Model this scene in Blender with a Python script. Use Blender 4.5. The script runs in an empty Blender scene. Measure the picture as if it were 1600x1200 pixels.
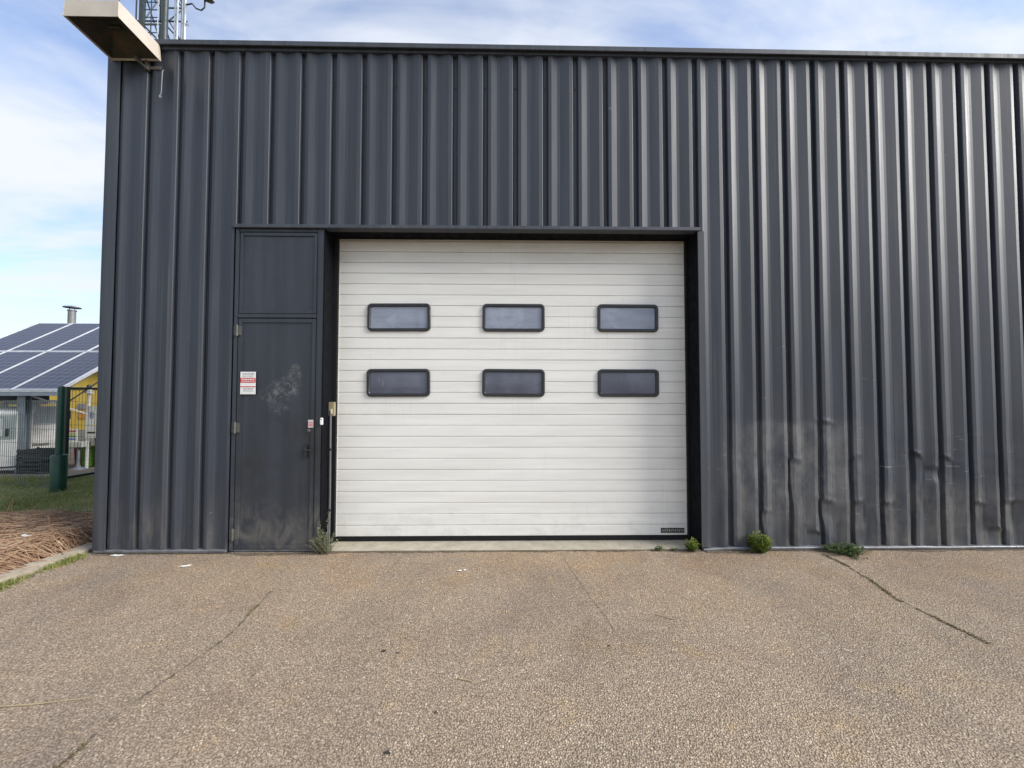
import bpy, bmesh, math, random
from mathutils import Vector, Matrix, noise, Euler
R = math.radians
random.seed(7)
scene = bpy.context.scene
C = scene.collection

# ------------------------------------------------------------------ camera, sky, sun, exposure
def set_camera():
    w, p, r = 0.015355, 0.0306554, 0.00080484
    fwd = Vector((math.sin(w)*math.cos(p), math.cos(w)*math.cos(p), math.sin(p)))
    right = Vector((math.cos(w), -math.sin(w), 0)); up = right.cross(fwd)
    r2 = math.cos(r)*right + math.sin(r)*up
    u2 = -math.sin(r)*right + math.cos(r)*up
    m = Matrix((r2, u2, -fwd)).transposed().to_4x4()
    m.translation = Vector((0, -3.89158, 1.5))
    cd = bpy.data.cameras.new('camera'); cd.sensor_width = 36; cd.lens = 620/1600*36
    cd.clip_start = 0.05; cd.clip_end = 6000
    o = bpy.data.objects.new('camera', cd); C.objects.link(o); o.matrix_world = m
    scene.camera = o
set_camera()

SUN_EL, SUN_A = 32.0, 15.0          # elevation, degrees in front of the facade plane (sun stands to the right)
SKY_STRENGTH = 0.14
CLOUD = (4.1, 4.32, 4.68)

def build_world():
    wd = bpy.data.worlds.new('World'); scene.world = wd; wd.use_nodes = True
    nt = wd.node_tree; nt.nodes.clear(); N = nt.nodes.new; L = nt.links.new
    out = N('ShaderNodeOutputWorld'); bg = N('ShaderNodeBackground'); bg.inputs['Strength'].default_value = SKY_STRENGTH
    sky = N('ShaderNodeTexSky'); sky.sky_type = 'NISHITA'; sky.sun_disc = False
    sky.sun_elevation = R(SUN_EL); sky.sun_rotation = R(90 + SUN_A)
    sky.air_density = 1.25; sky.dust_density = 0.6; sky.ozone_density = 3.0
    tc = N('ShaderNodeTexCoord'); sep = N('ShaderNodeSeparateXYZ'); L(tc.outputs['Generated'], sep.inputs[0])
    # cirrus on a flat layer overhead: direction / height
    mx = N('ShaderNodeMath'); mx.operation = 'MAXIMUM'; mx.inputs[1].default_value = 0.0; L(sep.outputs['Z'], mx.inputs[0])
    ad = N('ShaderNodeMath'); ad.inputs[1].default_value = 0.16; L(mx.outputs[0], ad.inputs[0])
    dv = N('ShaderNodeVectorMath'); dv.operation = 'DIVIDE'
    cb = N('ShaderNodeCombineXYZ')
    for i in range(3): L(ad.outputs[0], cb.inputs[i])
    L(tc.outputs['Generated'], dv.inputs[0]); L(cb.outputs[0], dv.inputs[1])
    mp = N('ShaderNodeMapping'); mp.inputs['Rotation'].default_value = (0, 0, R(-32)); mp.inputs['Scale'].default_value = (0.75, 1.5, 0.0)
    mp.inputs['Location'].default_value = (3.1, 1.7, 0.4)
    L(dv.outputs[0], mp.inputs['Vector'])
    n1 = N('ShaderNodeTexNoise'); n1.inputs['Scale'].default_value = 0.95; n1.inputs['Detail'].default_value = 9; n1.inputs['Roughness'].default_value = 0.56; n1.inputs['Distortion'].default_value = 0.7
    L(mp.outputs[0], n1.inputs['Vector'])
    n2 = N('ShaderNodeTexNoise'); n2.inputs['Scale'].default_value = 2.2; n2.inputs['Detail'].default_value = 5; n2.inputs['Distortion'].default_value = 1.6
    L(mp.outputs[0], n2.inputs['Vector'])
    m2 = N('ShaderNodeMath'); m2.operation = 'MULTIPLY_ADD'; m2.inputs[1].default_value = 0.28; L(n2.outputs['Fac'], m2.inputs[0]); L(n1.outputs['Fac'], m2.inputs[2])
    rp = N('ShaderNodeValToRGB'); rp.color_ramp.interpolation = 'EASE'
    e = rp.color_ramp.elements; e[0].position = 0.46; e[0].color = (0.12,)*3 + (1,); e[1].position = 0.80; e[1].color = (1, 1, 1, 1)
    L(m2.outputs[0], rp.inputs[0])
    # whiter towards the horizon, as through more layers of thin cloud
    hz = N('ShaderNodeMapRange'); hz.inputs['From Min'].default_value = 0.02; hz.inputs['From Max'].default_value = 0.34; hz.inputs['To Min'].default_value = 0.9; hz.inputs['To Max'].default_value = 0.0
    L(mx.outputs[0], hz.inputs['Value'])
    fm = N('ShaderNodeMath'); fm.operation = 'MAXIMUM'; L(rp.outputs[0], fm.inputs[0]); L(hz.outputs[0], fm.inputs[1])
    mix = N('ShaderNodeMix'); mix.data_type = 'RGBA'
    L(fm.outputs[0], mix.inputs['Factor'])
    blu = N('ShaderNodeMix'); blu.data_type = 'RGBA'; blu.blend_type = 'MULTIPLY'; blu.inputs['Factor'].default_value = 1.0
    blu.inputs['B'].default_value = (0.82, 0.90, 1.08, 1); L(sky.outputs[0], blu.inputs['A']); L(blu.outputs['Result'], mix.inputs['A']); mix.inputs['B'].default_value = CLOUD + (1,)
    L(mix.outputs['Result'], bg.inputs['Color']); L(bg.outputs[0], out.inputs[0])
build_world()

sd = bpy.data.lights.new('sun', 'SUN'); sd.energy = 3.7; sd.angle = R(36); sd.color = (1.0, 0.965, 0.915)
so = bpy.data.objects.new('sun', sd); C.objects.link(so)
S = Vector((math.cos(R(SUN_EL))*math.cos(R(SUN_A)), -math.cos(R(SUN_EL))*math.sin(R(SUN_A)), math.sin(R(SUN_EL))))
so.rotation_euler = S.to_track_quat('Z', 'Y').to_euler(); so.location = S*30

vs = scene.view_settings; vs.view_transform = 'Standard'; vs.look = 'None'; vs.gamma = 1; vs.exposure = 0.66
scene.render.engine = 'CYCLES'

# ------------------------------------------------------------------ helpers
def lin(r, g, b):
    f = lambda c: (c/255/12.92) if c <= 10 else ((c/255+0.055)/1.055)**2.4
    return (f(r), f(g), f(b), 1)

def tag(o, label=None, cat=None, group=None, kind=None):
    if label: o['label'] = label
    if cat: o['category'] = cat
    if group: o['group'] = group
    if kind: o['kind'] = kind
    return o

def empty(name, loc=(0, 0, 0), rz=0, parent=None):
    o = bpy.data.objects.new(name, None); C.objects.link(o); o.location = loc; o.rotation_euler = (0, 0, rz)
    o.empty_display_size = 0.1
    if parent: o.parent = parent
    return o

def link(name, me, parent=None, loc=(0, 0, 0), rot=(0, 0, 0)):
    o = bpy.data.objects.new(name, me); C.objects.link(o); o.location = loc; o.rotation_euler = rot
    if parent: o.parent = parent
    return o

class MB:
    def __init__(s): s.v = []; s.f = []
    def add(s, vs, fs):
        b = len(s.v); s.v += [tuple(v) for v in vs]; s.f += [tuple(i+b for i in f) for f in fs]; return s
    def box(s, x0, x1, y0, y1, z0, z1):
        return s.add([(x0,y0,z0),(x1,y0,z0),(x1,y1,z0),(x0,y1,z0),(x0,y0,z1),(x1,y0,z1),(x1,y1,z1),(x0,y1,z1)],
                     [(0,3,2,1),(4,5,6,7),(0,1,5,4),(1,2,6,5),(2,3,7,6),(3,0,4,7)])
    def bar(s, a, b, w, h=None, n=None):
        a, b = Vector(a), Vector(b); h = h or w; d = (b-a).normalized()
        ref = Vector((0,0,1)) if abs(d.z) < 0.95 else Vector((0,1,0))
        u = d.cross(ref).normalized()*w/2; t = u.cross(d).normalized()*h/2
        vs = [p+q for p in (a, b) for q in (-u-t, u-t, u+t, -u+t)]
        return s.add(vs, [(0,1,2,3),(7,6,5,4),(0,4,5,1),(1,5,6,2),(2,6,7,3),(3,7,4,0)])
    def tube(s, pts, r, n=8, caps=True):
        pts = [Vector(p) for p in pts]; rs = r if isinstance(r, (list, tuple)) else [r]*len(pts)
        vs = []; fs = []; pu = None
        for i, p in enumerate(pts):
            d = (pts[min(i+1, len(pts)-1)] - pts[max(i-1, 0)]).normalized()
            if pu is None:
                ref = Vector((0,0,1)) if abs(d.z) < 0.9 else Vector((1,0,0)); u = d.cross(ref).normalized()
            else: u = (pu - d*pu.dot(d)).normalized()
            pu = u; t = d.cross(u)
            for k in range(n):
                a = 2*math.pi*k/n; vs.append(p + (u*math.cos(a)+t*math.sin(a))*rs[i])
        for i in range(len(pts)-1):
            for k in range(n):
                k2 = (k+1) % n; fs.append((i*n+k, i*n+k2, (i+1)*n+k2, (i+1)*n+k))
        if caps: fs += [tuple(range(n))[::-1], tuple((len(pts)-1)*n+k for k in range(n))]
        return s.add(vs, fs)
    def lathe(s, prof, c=(0,0,0), n=20):
        vs = []; fs = []
        for (r, z) in prof:
            for k in range(n):
                a = 2*math.pi*k/n; vs.append((c[0]+r*math.cos(a), c[1]+r*math.sin(a), c[2]+z))
        for i in range(len(prof)-1):
            for k in range(n):
                k2 = (k+1) % n; fs.append((i*n+k, i*n+k2, (i+1)*n+k2, (i+1)*n+k))
        fs += [tuple(range(n))[::-1], tuple((len(prof)-1)*n+k for k in range(n))]
        return s.add(vs, fs)
    def extrude_x(s, prof, x0, x1):     # closed (y,z) outline swept along x
        n = len(prof); vs = [(x0,y,z) for y,z in prof]+[(x1,y,z) for y,z in prof]
        fs = [(i, (i+1)%n, n+(i+1)%n, n+i) for i in range(n)] + [tuple(range(n))[::-1], tuple(range(n, 2*n))]
        return s.add(vs, fs)
    def mesh(s, name, mat, smooth=None, bevel=0):
        me = bpy.data.meshes.new(name); me.from_pydata(s.v, [], s.f)
        bm = bmesh.new(); bm.from_mesh(me)
        if bevel: bmesh.ops.bevel(bm, geom=[e for e in bm.edges if len(e.link_faces) == 2 and e.calc_face_angle(0) > 0.5], offset=bevel, segments=2, affect='EDGES', clamp_overlap=True)
        bmesh.ops.recalc_face_normals(bm, faces=bm.faces); bm.to_mesh(me); bm.free()
        if mat: me.materials.append(mat)
        if smooth is not None:
            me.shade_smooth(); me.set_sharp_from_angle(angle=R(smooth))
        return me
    def build(s, name, mat, parent=None, loc=(0,0,0), rot=(0,0,0), smooth=None, bevel=0):
        return link(name, s.mesh(name, mat, smooth, bevel), parent, loc, rot)

# ------------------------------------------------------------------ materials
class NT:
    def __init__(s, name):
        s.m = bpy.data.materials.new(name); s.m.use_nodes = True; s.t = s.m.node_tree; s.t.nodes.clear()
        s.out = s.n('ShaderNodeOutputMaterial'); s.p = s.n('ShaderNodeBsdfPrincipled'); s.l(s.p.outputs[0], s.out.inputs[0])
        s.tc = s.n('ShaderNodeTexCoord')
    def n(s, t, **k):
        x = s.t.nodes.new(t)
        for a, b in k.items(): setattr(x, a, b)
        return x
    def l(s, a, b): s.t.links.new(a, b)
    def obj(s, scale=(1,1,1), loc=(0,0,0)):
        mp = s.n('ShaderNodeMapping'); mp.inputs['Scale'].default_value = scale; mp.inputs['Location'].default_value = loc
        s.l(s.geo(), mp.inputs['Vector']); return mp.outputs[0]
    def geo(s):
        if not hasattr(s, '_g'): s._g = s.n('ShaderNodeNewGeometry')
        return s._g.outputs['Position']
    def noise(s, vec, scale, detail=4, rough=0.5, dist=0):
        x = s.n('ShaderNodeTexNoise'); x.inputs['Scale'].default_value = scale; x.inputs['Detail'].default_value = detail
        x.inputs['Roughness'].default_value = rough; x.inputs['Distortion'].default_value = dist; s.l(vec, x.inputs['Vector']); return x.outputs['Fac']
    def ramp(s, fac, stops):
        x = s.n('ShaderNodeValToRGB'); e = x.color_ramp.elements
        while len(e) < len(stops): e.new(0.5)
        for el, (p, c) in zip(e, stops):
            el.position = p; el.color = c if len(c) == 4 else tuple(c)+(1,)
        s.l(fac, x.inputs[0]); return x.outputs[0]
    def rng(s, v, a, b, c=0., d=1.):
        x = s.n('ShaderNodeMapRange'); x.interpolation_type = 'SMOOTHSTEP'
        for k, q in zip(('From Min','From Max','To Min','To Max'), (a,b,c,d)): x.inputs[k].default_value = q
        s.l(v, x.inputs['Value']); return x.outputs[0]
    def math(s, op, a, b=None, c=None):
        x = s.n('ShaderNodeMath', operation=op)
        for i, q in enumerate((a, b, c)):
            if q is None: continue
            if isinstance(q, (int, float)): x.inputs[i].default_value = q
            else: s.l(q, x.inputs[i])
        return x.outputs[0]
    def mix(s, fac, a, b, mode='MIX'):
        x = s.n('ShaderNodeMix', data_type='RGBA', blend_type=mode)
        for key, q in (('Factor', fac), ('A', a), ('B', b)):
            if isinstance(q, (int, float)): x.inputs[key].default_value = q
            elif isinstance(q, tuple): x.inputs[key].default_value = q if len(q) == 4 else q+(1,)
            else: s.l(q, x.inputs[key])
        return x.outputs['Result']
    def xyz(s):
        if not hasattr(s, '_x'): s._x = s.n('ShaderNodeSeparateXYZ'); s.l(s.geo(), s._x.inputs[0])
        return s._x.outputs
    def set(s, color=None, rough=None, metal=None, spec=None, **k):
        for key, q in (('Base Color', color), ('Roughness', rough), ('Metallic', metal), ('Specular IOR Level', spec)):
            if q is None: continue
            if isinstance(q, (int, float)): s.p.inputs[key].default_value = q
            elif isinstance(q, tuple): s.p.inputs[key].default_value = q if len(q) == 4 else q+(1,)
            else: s.l(q, s.p.inputs[key])
        return s
    def bump(s, h, strength=0.3, dist=0.01):
        x = s.n('ShaderNodeBump'); x.inputs['Strength'].default_value = strength; x.inputs['Distance'].default_value = dist
        s.l(h, x.inputs['Height']); s.l(x.outputs[0], s.p.inputs['Normal']); return s

def plain(name, col, rough=0.5, metal=0., var=0.12, vscale=6., spec=0.5, bump=0.):
    t = NT(name); v = t.obj(); f = t.noise(v, vscale, 5, 0.6)
    dark = tuple(c*(1-var*1.6) for c in col[:3]); light = tuple(min(1, c*(1+var)) for c in col[:3])
    t.set(t.ramp(f, [(0.3, dark), (0.7, light)]), t.rng(t.noise(v, vscale*2.3, 4), 0.3, 0.7, rough*0.85, min(1, rough*1.15)), metal, spec)
    if bump: t.bump(t.noise(v, vscale*8, 4), bump, 0.01)
    return t.m

def gauss(t, x, z, cx, cz, rx, rz):     # soft-edged patch mask on the facade
    a = t.math('DIVIDE', t.math('SUBTRACT', x, cx), rx); b = t.math('DIVIDE', t.math('SUBTRACT', z, cz), rz)
    d = t.math('ADD', t.math('MULTIPLY', a, a), t.math('MULTIPLY', b, b))
    return t.rng(d, 0.35, 1.5, 1., 0.)

def cladding_mat(name, base, dust_top=0.9, patches=True, rough=0.36):
    t = NT(name); x, y, z = t.xyz()
    streak = t.noise(t.obj((14, 14, 0.5)), 1.0, 6, 0.65)
    broad = t.noise(t.obj((1, 1, 0.6)), 0.9, 4, 0.55)
    fine = t.noise(t.obj(), 60, 4, 0.6)
    c = t.mix(t.rng(streak, 0.35, 0.70), tuple(v*0.76 for v in base), tuple(v*1.2 for v in base))
    rain = t.math('MULTIPLY', t.rng(t.noise(t.obj((26, 26, 0.22)), 1.0, 4, 0.6), 0.52, 0.72), t.rng(t.noise(t.obj((0.8, 0.8, 0.5)), 1.0, 3), 0.42, 0.62))
    c = t.mix(t.math('MULTIPLY', rain, 0.55), c, (0.10, 0.099, 0.098))
    c = t.mix(t.math('MULTIPLY', t.rng(broad, 0.4, 0.7), 0.4), c, tuple(v*1.3 for v in base))
    dustc = (0.115, 0.106, 0.094)
    # splash-back dirt: reaches up from the yard, ragged upper edge
    edge = t.math('ADD', z, t.math('MULTIPLY', t.math('SUBTRACT', t.noise(t.obj((3.2, 3.2, 1.1)), 1.0, 6, 0.65), 0.45), 1.5))
    low = t.rng(edge, 0.05, dust_top, 1., 0.)
    grit = t.rng(t.noise(t.obj((8, 8, 1.6)), 1.0, 7, 0.7), 0.42, 0.66)
    f = t.math('MULTIPLY', low, t.math('MULTIPLY', t.math('ADD', 0.06, grit), 0.62))
    c = t.mix(f, c, dustc)
    if patches:
        pm = t.math('MULTIPLY', gauss(t, x, z, 2.85, 0.85, 0.72, 0.75), t.rng(t.math('ADD', z, t.math('MULTIPLY', t.noise(t.obj((3, 3, 0)), 1.0, 4), 0.2)), 1.30, 1.40, 1., 0.12))
        pm = t.math('MULTIPLY', pm, t.rng(t.noise(t.obj((5, 5, 2)), 1.0, 7, 0.7), 0.30, 0.70))
        c = t.mix(t.math('MULTIPLY', pm, 0.75), c, (0.16, 0.157, 0.15))
        pm = gauss(t, x, z, 4.3, 0.25, 1.0, 0.4)
        pm = t.math('MULTIPLY', pm, t.rng(t.noise(t.obj((6, 6, 2.5), (3, 0, 1)), 1.0, 7, 0.7), 0.36, 0.68))
        c = t.mix(t.math('MULTIPLY', pm, 0.6), c, (0.135, 0.128, 0.112))
        # scraped paint where vehicles have rubbed
        rub = t.math('MULTIPLY', gauss(t, x, z, 3.6, 0.75, 1.9, 0.5), t.rng(t.noise(t.obj((5, 5, 40)), 1.0, 4, 0.6, 0.6), 0.64, 0.70))
        c = t.mix(t.math('MULTIPLY', rub, 0.55), c, (0.24, 0.24, 0.235))
    # scuffs: sparse pale scratches
    sc = t.rng(t.noise(t.obj((9, 9, 26)), 1.0, 3, 0.5, 1.5), 0.735, 0.76)
    sc = t.math('MULTIPLY', sc, t.rng(t.noise(t.obj(), 1.3, 3), 0.5, 0.62))
    c = t.mix(t.math('MULTIPLY', sc, 0.5), c, (0.3, 0.3, 0.3))
    r = t.math('ADD', t.math('MULTIPLY', f, 0.45), t.rng(streak, 0.3, 0.7, rough*0.9, rough*1.18))
    t.set(c, r, 0.0, 0.5)
    t.bump(t.noise(t.obj((1, 1, 0.35)), 5, 3), 0.08, 0.02)
    return t.m

WALL = (0.0345, 0.0405, 0.053)
M = {}
M['clad'] = cladding_mat('painted corrugated steel', WALL, rough=0.50)
M['trim'] = cladding_mat('painted steel trim', (0.046, 0.052, 0.064), patches=False, rough=0.58)
M['black'] = plain('black rubber', (0.009, 0.009, 0.010), 0.7, 0, .12, 6, .3)
M['reveal'] = plain('dark reveal steel', (0.0035, 0.004, 0.006), 0.8, 0, .12, 6, .12)
M['zinc'] = plain('galvanised ledge', (0.2, 0.205, 0.215), 0.45, 0.3, 0.25, 9)
M['screw'] = plain('dark screw head', (0.02, 0.021, 0.024), 0.5)

def door_mat():
    t = NT('dark door paint'); x, y, z = t.xyz(); base = (0.031, 0.036, 0.046)
    c = t.mix(t.rng(t.noise(t.obj((10, 10, 0.7)), 1.0, 5), 0.35, 0.7), tuple(v*0.85 for v in base), tuple(v*1.12 for v in base))
    # lower leaf: kicked and dusted, ragged
    low = t.rng(t.math('ADD', z, t.math('MULTIPLY', t.noise(t.obj(), 2.6, 6, 0.65), 0.7)), 0.5, 1.0, 1., 0.)
    grit = t.rng(t.noise(t.obj((3, 3, 2)), 1.6, 7, 0.7, 0.8), 0.38, 0.66)
    c = t.mix(t.math('MULTIPLY', low, t.math('MULTIPLY', grit, 0.85)), c, (0.115, 0.110, 0.10))
    mid = t.rng(t.noise(t.obj((2, 2, 1)), 1.5, 5, 0.6), 0.5, 0.66)
    band = t.math('MULTIPLY', t.rng(z, 0.5, 0.9), t.rng(z, 1.2, 1.7, 1., 0.))
    c = t.mix(t.math('MULTIPLY', t.math('MULTIPLY', mid, band), 0.65), c, (0.026, 0.026, 0.025))
    # rubbed pale smears at chest height
    for cx, cz, rx, rz, k, col in ((-2.06, 1.66, 0.07, 0.16, .5, (0.21, 0.22, 0.19)), (-2.17, 1.58, 0.13, 0.1, .45, (0.2, 0.2, 0.2)), (-2.33, 1.52, 0.07, 0.07, .45, (0.17, 0.17, 0.18)), (-2.2, 1.46, 0.11, 0.14, .3, (0.3, 0.3, 0.3))):
        g = t.math('MULTIPLY', gauss(t, x, z, cx, cz, rx, rz), t.rng(t.noise(t.obj(), 15, 9, 0.8, 0.4), 0.44, 0.66))
        c = t.mix(t.math('MULTIPLY', g, k), c, col)
    t.set(c, t.rng(t.noise(t.obj(), 9, 5), 0.3, 0.7, 0.34, 0.52), 0, 0.5)
    t.bump(t.noise(t.obj(), 5, 4), 0.14, 0.02)
    return t.m
M['door'] = door_mat()

def slat_mat():
    t = NT('off-white door enamel'); x, y, z = t.xyz()
    c = t.mix(t.rng(t.noise(t.obj((0.8, 1, 9)), 1.3, 6, 0.65), 0.3, 0.7), (0.735, 0.72, 0.67), (0.82, 0.805, 0.75))
    # header shade painted brownish near the top; grime: drips, dirt specks near the ground
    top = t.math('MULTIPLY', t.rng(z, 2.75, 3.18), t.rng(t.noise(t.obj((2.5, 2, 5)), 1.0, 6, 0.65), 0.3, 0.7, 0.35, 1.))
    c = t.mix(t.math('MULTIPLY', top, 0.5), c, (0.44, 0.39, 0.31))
    c = t.mix(t.math('MULTIPLY', t.rng(z, 3.10, 3.16), 0.55), c, (0.27, 0.21, 0.15))  # darkest on the first row: shade of the recess painted in
    drip = t.math('MULTIPLY', t.rng(t.noise(t.obj((22, 1, 0.9)), 1.0, 5, 0.6), 0.56, 0.74), t.rng(t.noise(t.obj(), 1.1, 3), 0.45, 0.65))
    c = t.mix(t.math('MULTIPLY', drip, 0.22), c, (0.42, 0.39, 0.33))
    low = t.math('MULTIPLY', t.rng(z, 0.05, 0.5, 1., 0.), t.rng(t.noise(t.obj((5, 1, 7)), 1.3, 6, 0.7), 0.45, 0.7))
    c = t.mix(t.math('MULTIPLY', low, 0.26), c, (0.42, 0.40, 0.35))
    for wx0, wx1 in ((-1.442, -0.787), (-0.246, 0.406), (0.96, 1.602)):      # run marks below the windows
        for wz in (2.175, 1.494):
            g = gauss(t, x, z, (wx0+wx1)/2, wz-0.09, 0.36, 0.16)
            c = t.mix(t.math('MULTIPLY', t.math('MULTIPLY', g, t.rng(t.noise(t.obj((26, 1, 1.2), (wz, 0, 0)), 1.0, 4, 0.6), 0.50, 0.72)), 0.11), c, (0.45, 0.38, 0.28))
    spk = t.rng(t.noise(t.obj((1.4, 1, 1)), 34, 3, 0.5), 0.76, 0.8)
    c = t.mix(t.math('MULTIPLY', spk, 0.35), c, (0.3, 0.28, 0.25))
    t.set(c, 0.42, 0, 0.45)
    t.bump(t.math('ADD', t.noise(t.obj(), 260, 2), t.math('MULTIPLY', t.noise(t.obj((1, 1, 2.5)), 2.2, 3), 3.0)), 0.12, 0.004)
    return t.m
M['slat'] = slat_mat()

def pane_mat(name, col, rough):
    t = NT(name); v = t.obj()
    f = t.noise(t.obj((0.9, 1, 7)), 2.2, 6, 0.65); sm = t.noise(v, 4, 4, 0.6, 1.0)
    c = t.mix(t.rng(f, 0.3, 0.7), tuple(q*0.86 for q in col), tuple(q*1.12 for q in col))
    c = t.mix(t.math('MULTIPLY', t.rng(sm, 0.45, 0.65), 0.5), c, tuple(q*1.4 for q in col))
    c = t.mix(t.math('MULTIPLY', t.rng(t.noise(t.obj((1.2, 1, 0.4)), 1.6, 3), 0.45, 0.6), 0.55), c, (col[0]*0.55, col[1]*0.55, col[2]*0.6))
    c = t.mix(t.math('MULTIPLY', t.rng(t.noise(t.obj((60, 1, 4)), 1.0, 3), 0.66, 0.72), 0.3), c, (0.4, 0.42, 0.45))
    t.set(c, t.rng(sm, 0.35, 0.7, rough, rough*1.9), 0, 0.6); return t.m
M['pane_hi'] = pane_mat('hazy acrylic with light painted in', (0.235, 0.26, 0.32), 0.14)  # paler upper row: reflected sky and inside light put into the colour
M['pane_lo'] = pane_mat('hazy acrylic with dimness painted in', (0.10, 0.108, 0.14), 0.14)  # same acrylic, lower row: dimmer reflection put into the colour

def concrete(name, a, b, scale=5):
    t = NT(name); v = t.obj()
    c = t.ramp(t.noise(v, scale, 8, 0.65), [(0.28, a), (0.72, b)])
    c = t.mix(t.math('MULTIPLY', t.rng(t.noise(v, 22, 5, 0.7), 0.55, 0.7), 0.45), c, tuple(q*0.45 for q in a))
    t.set(c, 0.9); t.bump(t.noise(v, 70, 5, 0.7), 0.5, 0.008); return t.m
M['concrete'] = concrete('weathered concrete', (0.30, 0.26, 0.19), (0.50, 0.45, 0.35))
M['kerb'] = concrete('old kerb concrete', (0.20, 0.165, 0.12), (0.42, 0.36, 0.27), 9)

def asphalt_mat():
    t = NT('worn asphalt with pale aggregate'); v = t.obj(); x, y, z = t.xyz()
    wob = t.n('ShaderNodeVectorMath', operation='ADD')
    nn = t.n('ShaderNodeTexNoise'); nn.inputs['Scale'].default_value = 90; nn.inputs['Detail'].default_value = 2; t.l(v, nn.inputs['Vector'])
    sc = t.n('ShaderNodeVectorMath', operation='SCALE'); sc.inputs['Scale'].default_value = 0.006; t.l(nn.outputs['Color'], sc.inputs[0])
    t.l(v, wob.inputs[0]); t.l(sc.outputs[0], wob.inputs[1])
    def vor(scale):
        q = t.n('ShaderNodeTexVoronoi', feature='F1'); q.inputs['Scale'].default_value = scale; t.l(wob.outputs[0], q.inputs['Vector']); return q
    a = vor(112); b = vor(165)
    sepc = t.n('ShaderNodeSeparateColor'); t.l(a.outputs['Color'], sepc.inputs[0])
    sepb = t.n('ShaderNodeSeparateColor'); t.l(b.outputs['Color'], sepb.inputs[0])
    # stone tones, mostly dusty tan, some pale, some grey, some reddish
    st = t.ramp(sepc.outputs[0], [(0.0, (0.17, 0.14, 0.112)), (0.22, (0.24, 0.20, 0.162)), (0.5, (0.30, 0.25, 0.203)), (0.72, (0.31, 0.245, 0.19)), (0.9, (0.39, 0.335, 0.28)), (1.0, (0.52, 0.46, 0.39))])
    st2 = t.ramp(sepb.outputs[1], [(0.0, (0.19, 0.155, 0.125)), (0.5, (0.28, 0.232, 0.188)), (1.0, (0.39, 0.33, 0.275))])
    stone = t.mix(t.rng(sepc.outputs[2], 0.35, 0.5), st, st2)
    gap = t.rng(a.outputs['Distance'], 0.40, 0.70)
    c = t.mix(t.math('MULTIPLY', gap, 0.72), stone, (0.105, 0.085, 0.068))
    # broad patches: tyre-darkened greyer lanes, sandier dust near the wall
    p1 = t.noise(t.obj((1, 1, 1)), 0.75, 5, 0.6, 0.6); p2 = t.noise(t.obj((1, 1, 1), (5, 2, 0)), 2.3, 6, 0.65, 0.4)
    c = t.mix(t.rng(p1, 0.42, 0.68), c, t.mix(1.0, c, (0.80, 0.81, 0.85), 'MULTIPLY'))
    lane = t.math('MULTIPLY', t.rng(t.noise(t.obj((1.7, 0.22, 1), (1, 7, 0)), 1.0, 4, 0.55), 0.46, 0.64), 0.35)
    c = t.mix(lane, c, t.mix(1.0, c, (0.85, 0.85, 0.86), 'MULTIPLY'))
    yel = t.rng(t.noise(t.obj((1, 1, 1), (9, 4, 0)), 3.4, 4, 0.6), 0.54, 0.68)
    c = t.mix(t.math('MULTIPLY', yel, 0.5), c, t.mix(1.0, c, (1.16, 1.07, 0.86), 'MULTIPLY'))
    wet = t.math('MULTIPLY', t.rng(t.noise(t.obj((1, 1, 1), (2, 8, 0)), 5.5, 6, 0.7), 0.63, 0.72), 0.4)
    c = t.mix(wet, c, t.mix(1.0, c, (0.6, 0.6, 0.6), 'MULTIPLY'))
    c = t.mix(t.rng(p2, 0.5, 0.72), c, t.mix(1.0, c, (0.90, 0.875, 0.86), 'MULTIPLY'))
    sand = t.math('MULTIPLY', t.rng(y, -1.5, -0.1), t.rng(t.noise(t.obj(), 1.6, 5, 0.6), 0.38, 0.66))
    c = t.mix(t.math('MULTIPLY', sand, 0.55), c, t.mix(1.0, c, (1.17, 1.03, 0.83), 'MULTIPLY'))
    sp = t.rng(t.noise(v, 7, 4, 0.6), 0.70, 0.76)
    c = t.mix(t.math('MULTIPLY', sp, 0.35), c, (0.09, 0.08, 0.07))
    c = t.mix(1.0, c, (1.36, 1.265, 1.105), 'MULTIPLY')
    t.set(c, 0.85, 0, 0.35)
    h = t.math('SUBTRACT', t.math('MULTIPLY', sepc.outputs[1], 0.5), t.math('MULTIPLY', a.outputs['Distance'], 1.1))
    h = t.math('SUBTRACT', h, t.math('MULTIPLY', b.outputs['Distance'], 0.4))
    t.bump(h, 0.9, 0.006); return t.m
M['asphalt'] = asphalt_mat()
M['crack'] = plain('earth in a crack', (0.175, 0.14, 0.10), 0.95, 0, 0.6, 30)
M['tar'] = plain('tar spot', (0.035, 0.031, 0.029), 0.6, 0, 0.3, 40)

def soil_mat(name, stops, scale=3):
    t = NT(name); v = t.obj(); c = t.ramp(t.noise(v, scale, 9, 0.68), stops); t.set(c, 0.95, 0, 0.2)
    t.bump(t.noise(v, 35, 6, 0.7), 0.8, 0.03); return t.m
M['field'] = soil_mat('field ground', [(0.3, (0.06, 0.065, 0.03)), (0.55, (0.10, 0.095, 0.05)), (0.75, (0.16, 0.13, 0.085))], 0.8)
M['turf'] = soil_mat('thin turf', [(0.3, (0.13, 0.15, 0.05)), (0.55, (0.20, 0.20, 0.085)), (0.75, (0.30, 0.25, 0.16))])
M['straw_soil'] = soil_mat('matted brown straw', [(0.3, (0.05, 0.025, 0.014)), (0.55, (0.15, 0.075, 0.04)), (0.75, (0.26, 0.14, 0.075))], 9)
M['yard'] = soil_mat('grey yard gravel', [(0.3, (0.14, 0.125, 0.105)), (0.7, (0.25, 0.225, 0.19))], 4)
M['hill'] = soil_mat('far hill', [(0.3, (0.13, 0.17, 0.13)), (0.7, (0.19, 0.23, 0.17))], 0.05)

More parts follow.
